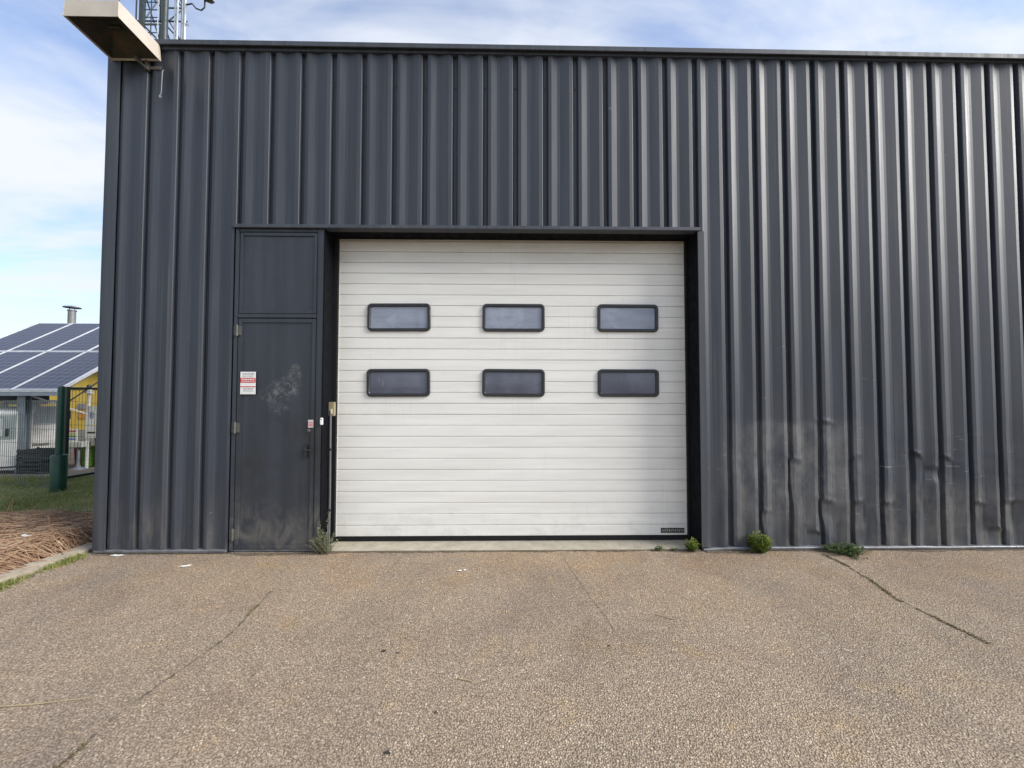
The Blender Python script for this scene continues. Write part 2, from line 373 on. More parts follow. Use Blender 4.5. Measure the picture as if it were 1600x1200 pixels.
def leaf_mat(name, cols, rough=0.6, trans=0.25):
    t = NT(name); oi = t.n('ShaderNodeAttribute', attribute_name='tone')
    c = t.ramp(oi.outputs['Fac'], [(i/(len(cols)-1), q) for i, q in enumerate(cols)])
    t.set(c, rough, 0, 0.3)
    tr = t.n('ShaderNodeBsdfTranslucent'); t.l(c, tr.inputs['Color']); ms = t.n('ShaderNodeMixShader'); ms.inputs[0].default_value = trans
    t.l(t.p.outputs[0], ms.inputs[1]); t.l(tr.outputs[0], ms.inputs[2]); t.l(ms.outputs[0], t.out.inputs[0]); return t.m
M['grass'] = leaf_mat('grass blades', [(0.14, 0.17, 0.04), (0.24, 0.27, 0.08), (0.33, 0.33, 0.12), (0.44, 0.39, 0.22)], trans=0.45)
M['straw'] = leaf_mat('dry stalks', [(0.10, 0.052, 0.03), (0.25, 0.145, 0.085), (0.37, 0.245, 0.15), (0.50, 0.39, 0.26)], 0.7, 0.1)
M['weed_lime'] = leaf_mat('lime weed leaves', [(0.05, 0.08, 0.012), (0.14, 0.19, 0.025), (0.27, 0.33, 0.05), (0.38, 0.41, 0.10)])
M['weed_green'] = leaf_mat('green weed leaves', [(0.03, 0.055, 0.012), (0.075, 0.12, 0.03), (0.14, 0.19, 0.05), (0.2, 0.22, 0.09)])
M['weed_grey'] = leaf_mat('grey-green weed leaves', [(0.10, 0.12, 0.06), (0.20, 0.23, 0.12), (0.32, 0.35, 0.21), (0.44, 0.43, 0.31)])
M['moss'] = leaf_mat('moss tufts', [(0.15, 0.125, 0.06), (0.23, 0.19, 0.085), (0.30, 0.26, 0.13)])

def tone_mesh(name, v, f, tones, mat):
    me = bpy.data.meshes.new(name); me.from_pydata(v, [], f); me.materials.append(mat)
    a = me.attributes.new('tone', 'FLOAT', 'POINT'); a.data.foreach_set('value', tones); return me

# ------------------------------------------------------------------ the setting: ground
def zg(x, y):
    k = min(1, max(0, (y-3.3)/3.2)); return -0.36*k*k*(3-2*k)
def ground_sheet():
    xs = [-3000, -600, -120, -40, -25, -18, -14, -11, -9, -7.5, -6, -4.5, 0, 10, 30, 120, 600, 3000]
    ys = [-3000, -600, -120, -40, -12, -3, 1, 3.3, 3.8, 4.3, 4.8, 5.3, 5.8, 6.5, 9, 15, 30, 120, 600, 3000]
    v = [(x, y, zg(x, y)-0.012) for y in ys for x in xs]; n = len(xs)
    f = [(j*n+i, j*n+i+1, (j+1)*n+i+1, (j+1)*n+i) for j in range(len(ys)-1) for i in range(n-1)]
    m = MB(); m.add(v, f); return m
tag(ground_sheet().build('ground', M['field'], smooth=60), kind='structure')
asphalt = tag(MB().add([(-4.0,-40,0),(30,-40,0),(30,0.02,0),(-4.0,0.02,0)], [(0,1,2,3)]).build('asphalt', M['asphalt']), kind='structure')

def yard():
    xs = [-24+i*0.8 for i in range(26)]; ys = [3.55, 3.9, 4.3, 4.7, 5.1, 5.5, 6, 6.5, 7.5, 9, 12, 16, 22]
    n = len(xs); m = MB()
    m.add([(x, y, zg(x, y)-0.003) for y in ys for x in xs], [(j*n+i, j*n+i+1, (j+1)*n+i+1, (j+1)*n+i) for j in range(len(ys)-1) for i in range(n-1)])
    return m
tag(yard().build('yard', M['yard'], smooth=60), kind='structure')

def turf():
    m = MB(); nx, ny = 60, 34
    def h(x, y):
        e = min(1, (x+16)/1.0, (-4.1-x)/0.15, (3.7-y)/0.3, (y+7)/0.5); e = max(0, e)
        return -0.004 + e*(0.02 + 0.035*noise.noise(Vector((x*1.1, y*1.3, 0))) + 0.02*noise.noise(Vector((x*4, y*4, 3))))
    v = [(-16+12*i/nx, -7+10.7*j/ny, h(-16+12*i/nx, -7+10.7*j/ny)) for j in range(ny+1) for i in range(nx+1)]
    m.add(v, [(j*(nx+1)+i, j*(nx+1)+i+1, (j+1)*(nx+1)+i+1, (j+1)*(nx+1)+i) for j in range(ny) for i in range(nx)]); return m, h
tm, turf_h = turf()
tag(tm.build('turf', M['turf'], smooth=60), kind='structure')

# kerb: separate stones along the asphalt edge
kerb = tag(empty('kerb', (-4.0, 0, 0)), kind='structure')
y = 0.16
for k in range(8):
    ln = 1.0; a = MB()
    prof = [(-0.14, -0.02), (0.0, -0.02), (0.003, 0.026), (-0.02, 0.040), (-0.14, 0.046)]
    vs = [(px + 0.004*noise.noise(Vector((px*9, s*5+k*3, pz*9))), -s*ln*0.992, pz + 0.014*noise.noise(Vector((px*7, s*7+k, 4)))) for s in [i/12 for i in range(13)] for px, pz in prof]
    fs = [(i*5+j, i*5+(j+1) % 5, (i+1)*5+(j+1) % 5, (i+1)*5+j) for i in range(12) for j in range(5)] + [(0,1,2,3,4), tuple(60+q for q in (4,3,2,1,0))]
    a.add(vs, fs); a.build('kerb_stone', M['kerb'], kerb, (random.uniform(-.004,.004), y, random.uniform(-.004,.004)), smooth=35); y -= ln

# cracks and spots in the asphalt
def strip(path, w0, w1, name, seed, z=0.003):
    m = MB(); v = []; n = len(path)
    for i, (x, yy) in enumerate(path):
        w = (w0 + (w1-w0)*abs(noise.noise(Vector((i*0.37, seed, 0))))*2)/2 * (min(1, i/4+0.1)*min(1, (n-1-i)/4+0.1))
        v += [(x-w, yy, z), (x+w*(0.7+0.6*random.random()), yy, z)]
    m.add(v, [(2*i, 2*i+1, 2*i+3, 2*i+2) for i in range(n-1)]); return m.build(name, M['crack'], asphalt)
def crack_path(pts, seed, amp=0.02, step=0.02):
    out = []
    for (xa, ya), (xb, yb) in zip(pts[:-1], pts[1:]):
        n = max(2, int(abs(yb-ya)/step))
        for i in range(n):
            t = i/n; yy = ya+(yb-ya)*t
            out.append((xa+(xb-xa)*t + amp*noise.noise(Vector((yy*4, seed, 0))) + amp*0.5*noise.noise(Vector((yy*17, seed, 5))), yy))
    return out
C1 = crack_path([(-1.80, -0.72), (-1.78, -0.95), (-1.73, -1.38), (-1.74, -1.45), (-1.82, -1.95), (-1.80, -2.5)], 1.3, 0.016)
C2 = crack_path([(3.02, -0.13), (3.0, -0.6), (2.90, -0.95), (2.93, -1.5)], 5.1, 0.03)
C3 = crack_path([(0.53, -0.03), (0.56, -0.45), (0.62, -0.75), (0.66, -1.1), (0.72, -1.5)], 8.4, 0.02)
C4 = crack_path([(-0.98, -0.04), (-1.0, -0.4), (-1.04, -0.62)], 3.7, 0.02)
for c, a, b, s in ((C1, 0.001, 0.026, 2.2), (C2, 0.0005, 0.018, 4.4), (C3, 0.001, 0.005, 6.6), (C4, 0.001, 0.004, 7.7)): strip(c, a, b, 'crack', s)
def blob(x, yy, r, seed):
    m = MB(); n = 18; v = [(x, yy, 0.0035)]
    for k in range(n):
        a = 2*math.pi*k/n; q = r*(0.75+0.6*noise.noise(Vector((math.cos(a)*1.4, math.sin(a)*1.4, seed)))); v.append((x+q*math.cos(a), yy+q*0.8*math.sin(a), 0.0035))
    m.add(v, [(0, 1+k, 1+(k+1) % n) for k in range(n)]); m.build('tar_spot', M['tar'], asphalt)
for q in ((-0.715, -1.50, 0.020, 1), (-0.63, -1.52, 0.013, 2), (-0.62, -1.38, 0.010, 3), (-0.50, -2.17, 0.016, 4), (0.62, -1.47, 0.012, 5), (-0.33, -1.96, 0.010, 6), (-1.35, -1.7, 0.008, 7)): blob(*q)

# ------------------------------------------------------------------ the warehouse
P = 0.30070; X0 = -0.20920
ZT = 4.93
wh = tag(empty('warehouse', (0, 0, 0)), 'dark grey corrugated steel warehouse with white sectional door', 'warehouse')
PROF = [(0.0, .024), (0.014, .024), (0.018, .021), (0.0255, -.0120), (0.0275, -.0155), (0.031, -.0170), (0.057, -.0203), (0.060, -.0202), (0.115, -.0045), (0.118, -.0040),
        (0.143, -.0038), (0.146, -.0041), (0.233, -.0200), (0.236, -.0205), (P-0.032, -.0160), (P-0.0280, -.0140), (P-0.0255, -.0105), (P-0.018, .021), (P-0.014, .024)]
def profile_pts(xa, xb):
    n0 = math.floor((xa-X0)/P)-1; pts = []
    for n in range(n0, n0+int((xb-xa)/P)+4):
        for a, b in PROF: pts.append((X0+n*P+a, b))
    inside = [p for p in pts if xa+1e-4 < p[0] < xb-1e-4]
    def at(x):
        for p, q in zip(pts[:-1], pts[1:]):
            if p[0] <= x <= q[0]: return p[1]+(q[1]-p[1])*(x-p[0])/max(1e-9, q[0]-p[0])
        return 0
    return [(xa, at(xa))]+inside+[(xb, at(xb))]
def sstep(a, b, t):
    t = min(1, max(0, (t-a)/(b-a))); return t*t*(3-2*t)
# creases: x centre, z of the fold, half width, push-in, sideways shove, length below the fold
CREASE = [(4.05, 0.915, 0.075, 0.020, 0.045, 0.95), (4.36, 0.872, 0.07, 0.018, 0.035, 0.95), (4.215, 0.80, 0.05, 0.016, -0.030, 0.16),
          (4.675, 0.432, 0.09, 0.022, 0.030, 0.6), (4.86, 0.185, 0.06, 0.020, 0.045, 0.3), (4.77, 0.20, 0.03, 0.012, 0.03, 0.3),
          (3.155, 0.465, 0.075, 0.018, -0.020, 0.30), (3.01, 0.19, 0.10, 0.016, 0.03, 0.3), (2.84, 0.86, 0.06, 0.014, -0.026, 0.55),
          (3.44, 0.90, 0.05, 0.012, 0.012, 0.12), (3.46, 0.45, 0.06, 0.016, 0.02, 0.5), (3.75, 0.44, 0.06, 0.013, 0.014, 0.5), (2.54, 0.36, 0.05, 0.012, -0.012, 0.2), (3.15, 1.24, 0.08, 0.010, 0.01, 0.25), (5.0, 0.45, 0.08, 0.018, 0.02, 0.4)]
def deform(x, yv, z):
    dx = 0.0018*noise.noise(Vector((x*2.3, z*1.1, 1))); dy = 0.0022*noise.noise(Vector((x*1.7, z*0.8, 7)))
    if x > 1.95 and z < 1.7:
        k = sstep(1.6, 0.5, z) * sstep(1.97, 2.3, x)
        dy += k*0.007*noise.noise(Vector((x*4.5, z*3.1, 3))) + k*0.003*noise.noise(Vector((x*15, z*13, 9)))
        dx += k*0.006*noise.noise(Vector((x*5, z*2.6, 13)))
        for cx, cz, hw, push, shove, ln in CREASE:
            if abs(x-cx) < hw*2.2 and z < cz+0.09:
                cz = cz + 0.45*(x-cx)*math.sin(cx*37) + 0.02*noise.noise(Vector((x*14, cz*9, cx)))
                hw = hw*(0.8+0.5*noise.noise(Vector((z*6, cx, 2))))
                wgt = math.exp(-((x-cx)/hw)**2) * sstep(cz+0.03, cz-0.02, z) * (1-sstep(0.25*ln, ln, cz-z)*0.9)
                rid = math.exp(-((z-cz-0.016)/0.02)**2)*math.exp(-((x-cx)/hw)**2)
                dy += 1.25*push*wgt - 0.010*rid; dx += shove*wgt
    return x+dx, yv+dy, z
def sheet(xa, xb, za, zb, fine):
    pts = profile_pts(xa, xb); zs = []; z = za
    while z < zb-1e-6:
        zs.append(z); z += (0.018 if (fine and z < 1.45) else 0.14)
    zs.append(zb); n = len(pts); m = MB()
    v = [deform(x, yv, z) for z in zs for x, yv in pts]
    f = [(j*n+i, j*n+i+1, (j+1)*n+i+1, (j+1)*n+i) for j in range(len(zs)-1) for i in range(n-1)]
    m.add(v, f); me = m.mesh('cladding_sheet', M['clad'])
    me.shade_smooth(); bm = bmesh.new(); bm.from_mesh(me)      # folds run up the sheet; dents stay smooth
    for e in bm.edges:
        d = e.verts[1].co-e.verts[0].co
        if abs(d.z) > abs(d.x) and e.calc_face_angle(0) > R(3.5): e.smooth = False
    bm.to_mesh(me); bm.free()
    return link('cladding_sheet', me, wh)
sheet(-3.80, -2.655, 0.03, ZT, False)
for k, (a, b) in enumerate(((-2.655, -1.412), (-1.412, -0.2092), (-0.2092, 0.9936), (0.9936, 1.925))): sheet(a, b, 3.17, ZT, False)
xa = 1.925
while xa < 9:
    xb = xa+4*P if xa > 2 else X0+P*10+0.0; sheet(xa, xb, 0.03, ZT, True); xa = xb
XR = xa
# screw heads down the valleys
sm = MB()
for n in range(-11, 32):
    x = X0+n*P
    if x > XR-0.1: break
    for z in (4.60, 2.93, 1.47):
        if -2.64 < x < 1.93 and z < 3.2: continue
        if random.random() < 0.06: continue
        b = len(sm.v); r = 0.008
        sm.lathe([(r, 0), (r, .004), (r*0.6, .006)], (0, 0, 0), 8)
        sm.v[b:] = [(x+vx+random.uniform(0,0)+0.0, .024-vz, z+vy) for vx, vy, vz in sm.v[b:]]
tag(sm.build('screw_heads', M['screw'], wh), kind='stuff')
# corner flashing
m = MB(); prof = [(-3.915, 0.30), (-3.915, -0.030), (-3.909, -0.034), (-3.85, -0.034), (-3.80, -0.034), (-3.785, -0.033)]
zs = [0.03+i*0.35 for i in range(15)]
m.add([(x+0.003*noise.noise(Vector((0, z*0.7, 5))), yv+0.003*noise.noise(Vector((x*9, z*0.9, 2))), min(z, ZT-.01)) for z in zs for x, yv in prof], [(j*6+i, j*6+i+1, (j+1)*6+i+1, (j+1)*6+i) for j in range(14) for i in range(5)])
m.build('corner_flashing', M['trim'], wh, smooth=40)
# coping in lengths, very slightly out of level
def cz(x): return -0.0045*(x+0.6) if x > -0.6 else 0
cuts = [-3.95, -2.20, 0.55, 1.38, 3.35, 6.1, XR+0.02]
cuts = [-3.95, -2.18, 1.38, 3.62, 6.3, XR+0.02]
for a, b in zip(cuts[:-1], cuts[1:]):
    m = MB(); g = 0.0015
    for (x, s) in ((a+g, 0), (b-g, 1)):
        d = cz(x)
        for yv, z in ((-0.062, 4.940), (-0.066, 4.943), (-0.064, 4.988), (-0.058, 4.993), (0.36, 5.02), (0.36, 4.985), (-0.05, 4.96), (-0.052, 4.940)): m.v.append((x, yv, z+d))
    m.f = [(i, (i+1) % 8, 8+(i+1) % 8, 8+i) for i in range(8)] + [tuple(range(8)), tuple(range(15, 7, -1))]
    m.build('coping', M['trim'], wh, smooth=30)
m = MB()
for x in (-3.90, 1.0, XR): 
    d = cz(x); m.v += [(x, -0.024, 4.918+d*.6), (x, -0.031, 4.916+d*.6), (x, -0.031, 4.955+d), (x, 0.05, 4.96+d), (x, 0.05, 4.918+d*.6)]
m.f = [(s*5+i, s*5+(i+1) % 5, (s+1)*5+(i+1) % 5, (s+1)*5+i) for s in range(2) for i in range(5)]
m.build('eaves_flashing', M['trim'], wh)
# ledge at the foot of the cladding
for a, b in ((-3.90, -2.665), (1.915, 5.0), (5.003, XR)):
    m = MB(); n = max(2, int((b-a)/0.06)); pr = [(-0.034, 0.012), (-0.037, 0.030), (-0.033, 0.036), (0.03, 0.040), (0.03, 0.012)]
    v = []
    for i in range(n+1):
        x = a+(b-a)*i/n
        for yv, z in pr: v.append((x, yv+0.004*noise.noise(Vector((x*3, 2, 0))), z+0.006*noise.noise(Vector((x*2.2, 1, 0)))+(-0.012*sstep(2.25, 1.9, x) if x > 1.9 else 0)))
    m.add(v, [(i*5+j, i*5+(j+1) % 5, (i+1)*5+(j+1) % 5, (i+1)*5+j) for i in range(n) for j in range(5)] + [(0,1,2,3,4), tuple(n*5+q for q in (4,3,2,1,0))])
    m.build('base_flashing', M['zinc'], wh, smooth=30)
# lintel, jambs, liner walls, roof
MB().extrude_x([(0.06, 3.143), (-0.034, 3.143), (-0.036, 3.147), (-0.034, 3.176), (-0.028, 3.180), (0.06, 3.186)], -2.662, 1.93).build('lintel_flashing', M['trim'], wh)
MB().box(1.902, 1.968, -0.026, 0.04, 0.032, 3.141).build('jamb_flashing', M['trim'], wh, bevel=.003)
MB().box(1.898, 1.9015, -0.02, 0.30, 0.013, 3.14).build('door_reveal', M['reveal'], wh)
MB().box(-1.782, -1.776, -0.014, 0.30, 0.013, 3.14).build('door_reveal', M['reveal'], wh)
MB().box(-1.775, 1.897, 0.065, 0.30, 3.146, 3.152).build('door_reveal', M['reveal'], wh)
lin_m = plain('inner wall liner', (0.05, 0.05, 0.052), 0.8)
MB().box(-3.90, -1.785, 0.055, 0.16, -0.4, 4.9).build('wall_liner', lin_m, wh)
MB().box(1.905, XR, 0.055, 0.16, -0.4, 4.9).build('wall_liner', lin_m, wh)
MB().box(-1.784, 1.904, 0.062, 0.16, 3.155, 4.9).build('wall_liner', lin_m, wh)
MB().box(-3.905, -3.80, 0.31, 24, -0.6, 4.95).build('side_wall', M['clad'], wh)
MB().box(XR-.1, XR, 0.17, 24, -0.6, 4.95).build('side_wall', M['clad'], wh)
MB().box(-3.79, XR-.11, 23.9, 24, -0.6, 4.95).build('rear_wall', M['clad'], wh)
MB().box(-3.79, XR-.11, 0.17, 23.89, 4.86, 4.93).build('roof', M['trim'], wh)
MB().box(-1.775, 1.897, -0.004, 0.30, -0.1, 0.010).build('sill', M['concrete'], wh, bevel=.006)
MB().box(-3.78, XR-.12, 0.305, 23.8, -0.3, 0.006).build('floor_slab', M['concrete'], wh)
MB().extrude_x([(-0.012, -0.02), (0.0, -0.02), (0.0, 0.028), (-0.012, 0.026)], -3.90, -2.66).build('plinth', plain('dark plinth', (0.03, 0.03, 0.032), .8), wh)

# sectional door
sdoor = empty('sectional_door', (0.07, 0.25, 0.057), 0, wh)
PZ = 0.1138; DW = 1.87
prof = [(0.04, 0.0), (0.011, 0.0), (0.011, 0.0018), (0.0030, 0.0030), (0.0008, 0.0055), (-0.0002, 0.03), (0.0008, 0.055), (-0.0004, 0.085), (0.0, 0.1085), (0.0022, 0.1110), (0.011, 0.1120), (0.011, PZ), (0.04, PZ)]
full = MB().extrude_x(prof, -DW, DW).mesh('slat', M['slat'], smooth=30)
WIN = [(-1.442, -0.787), (-0.246, 0.406), (0.96, 1.602)]
ed = [-DW]+[q-0.07 for w in WIN for q in (w[0]+0.03, w[1]-0.03)]+[DW]
segs = [MB().extrude_x(prof, a, b).mesh('slat', M['slat'], smooth=30) for a, b in zip(ed[::2], ed[1::2])]
for k in range(29):
    at_ = (0, (0.0015 if k % 5 == 0 else 0)+random.uniform(-.0006,.0006), k*PZ+random.uniform(-.0005,.0005))
    for me in (segs if k in (13, 14, 19, 20) else [full]): link('slat', me, sdoor, at_)
def rrect(x0, x1, z0, z1, r, n=5):
    o = []
    for cx, cz_, a0 in ((x1-r, z0+r, -90), (x1-r, z1-r, 0), (x0+r, z1-r, 90), (x0+r, z0+r, 180)):
        for i in range(n+1):
            a = R(a0+90*i/n); o.append((cx+r*math.cos(a), cz_+r*math.sin(a)))
    return o
frame_m = plain('black window gasket', (0.022, 0.023, 0.026), 0.42)
for zi, (z0, z1) in enumerate(((2.175, 2.466), (1.494, 1.782))):
    for wi, (x0, x1) in enumerate(WIN):
        m = MB(); rings = [(0, -.004, .045), (0.0, -.016, .045), (0.006, -.021, .04), (0.025, -.021, .024), (0.032, -.014, .018), (0.034, 0.02, .016)]
        N = 24
        for ins, yv, r in rings:
            for x, z in rrect(x0+ins, x1-ins, z0+ins, z1-ins, r): m.v.append((x, yv, z))
        m.f = [(i*N+k, i*N+(k+1) % N, (i+1)*N+(k+1) % N, (i+1)*N+k) for i in range(len(rings)-1) for k in range(N)]
        cx, cz_ = (x0+x1)/2, (z0+z1)/2
        m.v = [(a-cx, b, c-cz_) for a, b, c in m.v]
        rot = (0, R(random.uniform(-.35, .35)), 0)
        m.build('window_frame', frame_m, sdoor, (cx-0.07, 0, cz_-0.057), rot, smooth=35)
        pm = MB()
        # slightly bowed double-skin acrylic
        nx, nz = 8, 4; w, h = (x1-x0)/2-.030, (z1-z0)/2-.030
        for f_, off in ((1, 0.0), ):
            pm.add([(-w+2*w*i/nx, -0.003-0.004*(1-(2*i/nx-1)**2)*(1-(2*j/nz-1)**2), -h+2*h*j/nz) for j in range(nz+1) for i in range(nx+1)], [(j*(nx+1)+i, j*(nx+1)+i+1, (j+1)*(nx+1)+i+1, (j+1)*(nx+1)+i) for j in range(nz) for i in range(nx)])
            pm.add([(-w, .012, -h), (w, .012, -h), (w, .012, h), (-w, .012, h)], [(0, 3, 2, 1)])
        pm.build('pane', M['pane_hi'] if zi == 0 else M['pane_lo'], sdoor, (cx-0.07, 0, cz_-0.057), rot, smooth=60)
MB().box(-DW, DW, -0.006, 0.03, -0.046, -0.002).build('bottom_seal', M['black'], sdoor, bevel=.004)
for xx in ((-DW, -1.812), (1.812, DW)):
    MB().box(xx[0], xx[1], -0.045, -0.008, -0.045, 3.2).build('guide_rail', M['black'], sdoor, bevel=.004)
MB().box(-1.81, 1.81, -0.05, -0.006, 3.135, 3.26).build('top_seal', M['black'], sdoor)
MB().box(-1.8118, -1.8075, -0.004, -0.001, 0.0, 3.1).build('edge_cap', M['slat'], sdoor)
plate = MB().box(1.54, 1.785, -0.006, 0.0, 0.027, 0.077).build('maker_plate', plain('dark brown plate', (0.03, 0.026, 0.022), 0.4), sdoor, bevel=.002)
def text_mesh(s, size, mat, name, track=1.25):
    cu = bpy.data.curves.new(name, 'FONT'); cu.body = s; cu.size = size; cu.align_x = 'CENTER'; cu.align_y = 'CENTER'; cu.space_character = track; cu.extrude = 0.0006
    t = bpy.data.objects.new(name, cu); C.objects.link(t); bpy.context.view_layer.update()
    me = bpy.data.meshes.new_from_object(t.evaluated_get(bpy.context.evaluated_depsgraph_get())); bpy.data.objects.remove(t); me.materials.clear(); me.materials.append(mat); return me
silver = plain('silver lettering', (0.55, 0.53, 0.48), 0.4)
link('lettering', text_mesh('HÖRMANN', 0.037, silver, 'lettering', 1.3), sdoor, (1.6625, -0.0072, 0.052), (R(90), 0, 0))

# personnel door with panel over it
pd = empty('steel_door', (0, 0, 0), 0, wh)
X1, X2 = -2.648, -1.786
MB().box(X1, X1+0.036, -0.012, 0.05, 0.012, 3.14).build('frame_post', M['door'], pd, bevel=.004)
MB().box(-1.848, X2, -0.012, 0.05, 0.012, 3.14).build('frame_post', M['door'], pd, bevel=.004)
MB().box(-1.836, -1.832, -0.0145, -0.0125, 0.012, 3.13).build('frame_rib', M['door'], pd)
MB().box(X1+.037, -1.849, -0.012, 0.05, 2.262, 2.300).build('transom', M['door'], pd, bevel=.004)
MB().box(X1+.037, -1.849, -0.008, 0.05, 3.11, 3.139).build('frame_head', M['door'], pd, bevel=.004)
def framed(name, xa, xb, za, zb, bw, y0):
    m = MB()
    m.box(xa, xa+bw, y0, y0+.04, za, zb); m.box(xb-bw, xb, y0, y0+.04, za, zb); m.box(xa+bw, xb-bw, y0, y0+.04, za, za+bw); m.box(xa+bw, xb-bw, y0, y0+.04, zb-bw, zb)
    m.build(name+'_border', M['door'], pd, bevel=.003)
    q = MB(); nx, nz = 14, 30
    f = lambda x, z: y0+.012+0.004*noise.noise(Vector((x*3, z*2, 4)))
    q.add([(xa+bw-.002+(xb-xa-2*bw+.004)*i/nx, f(xa+(xb-xa)*i/nx, za+(zb-za)*j/nz), za+bw-.002+(zb-za-2*bw+.004)*j/nz) for j in range(nz+1) for i in range(nx+1)], [(j*(nx+1)+i, j*(nx+1)+i+1, (j+1)*(nx+1)+i+1, (j+1)*(nx+1)+i) for j in range(nz) for i in range(nx)])
    q.build(name+'_panel', M['door'], pd, smooth=60)
framed('over', X1+.042, -1.853, 2.305, 3.105, 0.032, -0.004)
framed('leaf', X1+.042, -1.853, 0.030, 2.255, 0.040, -0.006)
MB().box(X1+.037, -1.849, 0.0, 0.05, 0.010, 0.026).build('threshold', M['zinc'], pd)
hinge_m = plain('worn hinge steel', (0.11, 0.11, 0.1), 0.5, 0.3)
for z in (2.135, 1.195, 0.175):
    m = MB(); m.lathe([(.011, -.055), (.011, -.004), (.0085, -.003), (.0085, .003), (.011, .004), (.011, .055)], (X1+.039, -.022, z), 12)
    m.box(X1+.005, X1+.038, -.0165, -.0125, z-.045, z+.045); m.box(X1+.042, X1+.075, -.0165, -.007, z-.045, z+.045); m.build('hinge', hinge_m, pd, smooth=35)
# lever handle on a backplate, lock cylinder above it
m = MB(); m.box(-1.952, -1.918, -.012, -.006, .90, 1.03); m.build('handle_plate', M['screw'], pd, bevel=.003)
m = MB(); m.tube([(-1.935, -.01, .985), (-1.935, -.055, .985), (-1.928, -.06, .984), (-1.83, -.058, .975)], [.010, .010, .010, .008], 10); m.build('lever_handle', M['screw'], pd, smooth=40)
MB().lathe([(.017, 0), (.017, .008), (.012, .011)], (0, 0, 0), 16).build('lock_cylinder', plain('dull lock brass', (0.16, 0.15, 0.13), 0.4, 0.6), pd, (-1.905, -.007, 1.165), (R(90), 0, 0), smooth=35)

# notices stuck on the door: white paper, printed bands and lines
white_p = plain('white sticker', (0.78, 0.78, 0.74), 0.5, 0, 0.05); red_p = plain('red print', (0.58, 0.05, 0.06), 0.5, 0, .08); grey_p = plain('grey print', (0.30, 0.29, 0.28), 0.5, 0, .1); pink_p = plain('faded red print', (0.62, 0.23, 0.24), .5, 0, .1)
ns = tag(empty('notice_sticker', (-2.499, -0.0105, 1.517)), 'white notice sticker with red bands, high on the dark steel door', 'sticker')
MB().box(-.073, .073, 0, .002, 0, .217).build('sheet', white_p, ns)
m = MB(); m.box(-.073, .073, -.0012, -.0002, .111, .157); m.box(-.073, .073, -.0012, -.0002, .068, .077); m.build('red_band', red_p, ns)
m = MB(); rnd = random.Random(3)
for z, h in ((.196, .008), (.184, .006), (.165, .007), (.052, .006), (.040, .005), (.028, .005)):
    x = -.055+rnd.uniform(0, .015)
    while x < .05:
        w = rnd.uniform(.006, .018); m.box(x, min(.06, x+w), -.0012, -.0002, z, z+h); x += w+.005
tag(m.build('printed_lines', grey_p, ns), kind='stuff')
m = MB()
for z, h in ((.138, .010), (.122, .007)):
    x = -.06
    while x < .055:
        w = rnd.uniform(.006, .016); m.box(x, min(.062, x+w), -.002, -.0013, z, z+h); x += w+.005
tag(m.build('white_lettering', white_p, ns), kind='stuff')
ls = tag(empty('lock_sticker', (-1.891, -0.0085, 1.194)), 'small pink and white sticker above the door lock', 'sticker')
MB().box(-.025, .025, 0, .002, 0, .075).build('sheet', plain('off-white sticker', (0.6, 0.55, 0.53), .5), ls)
m = MB(); m.box(-.022, .022, -.001, -.0002, .042, .056); m.box(-.022, .022, -.001, -.0002, .014, .034); m.build('pink_print', pink_p, ls)

# things in the left reveal
cond = tag(empty('conduit', (-1.752, 0.11, 0.01)), 'thin grey cable conduit down the left door reveal', 'conduit')
m = MB(); m.tube([(0, 0, 0), (0.002, .004, .5), (0, 0, 1.1), (-.002, .003, 1.34)], .011, 10); m.build('pipe', plain('grey plastic pipe', (0.10, 0.10, 0.115), .5), cond, smooth=40)
for z in (.35, .95): MB().box(-.028, .014, -.013, .013, z, z+.018).build('clip', M['black'], cond)
kb = tag(empty('control_box', (-1.742, 0.13, 1.30)), 'small brass coloured control box beside the white door', 'control box')
MB().box(-.034, .024, -.02, .02, 0, .14).build('housing', plain('aged brass paint', (0.30, 0.25, 0.15), .45), kb, bevel=.005)
MB().box(-.014, .014, -.025, -.0195, .02, .075).build('button_cover', plain('cream plastic', (0.72, 0.66, 0.5), .4), kb, bevel=.003)
wb = tag(empty('door_sensor', (-1.779, -0.016, 1.222)), 'tiny white plastic sensor on the edge beside the steel door', 'sensor')
MB().box(-.013, .013, -.016, .001, 0, .068).build('housing', white_p, wb, bevel=.004)
MB().box(-.004, .004, -.0175, -.0158, .05, .056).build('lens', M['black'], wb)

# wall lamp at the top left corner
lamp = tag(empty('wall_floodlight', (-3.632, -0.04, 4.79)), 'beige box floodlight jutting out from the top left corner', 'floodlight')
tan_m = NT('aged cream enamel'); v = tan_m.obj(); cc = tan_m.ramp(tan_m.noise(v, 6, 6, .65), [(.3, (.47, .41, .34)), (.7, (.56, .50, .42))])
cc = tan_m.mix(tan_m.rng(tan_m.noise(v, 15, 6, .7), .62, .72), cc, (.2, .12, .07)); tan_m.set(cc, .5); tan_m = tan_m.m
W, Dp, H = .236, .43, .148
m = MB()   # open-bottomed hood: outer shell, lip and inner faces
oz = [(-W, 0), (W, 0), (W, -Dp), (-W, -Dp)]; ins = .02
def ring(k, z): return [(x-math.copysign(k, x), (y-k if y > -Dp/2 else y+k), z) for x, y in oz]
slope = .028
def tilt(p): return (p[0], p[1], p[2]+slope*(-p[1]/Dp))
vs_ = [tilt(p) for p in ring(0, 0)+ring(.004, H)+ring(.010, .0)+ring(.010, .012)]
m.add(vs_, [(0,1,5,4),(1,2,6,5),(2,3,7,6),(3,0,4,7),(4,5,6,7)]+[(i,(i+1)%4,8+(i+1)%4,8+i) for i in range(4)]+[(8+i,8+(i+1)%4,12+(i+1)%4,12+i) for i in range(4)])
m.build('hood', tan_m, lamp, bevel=.003)
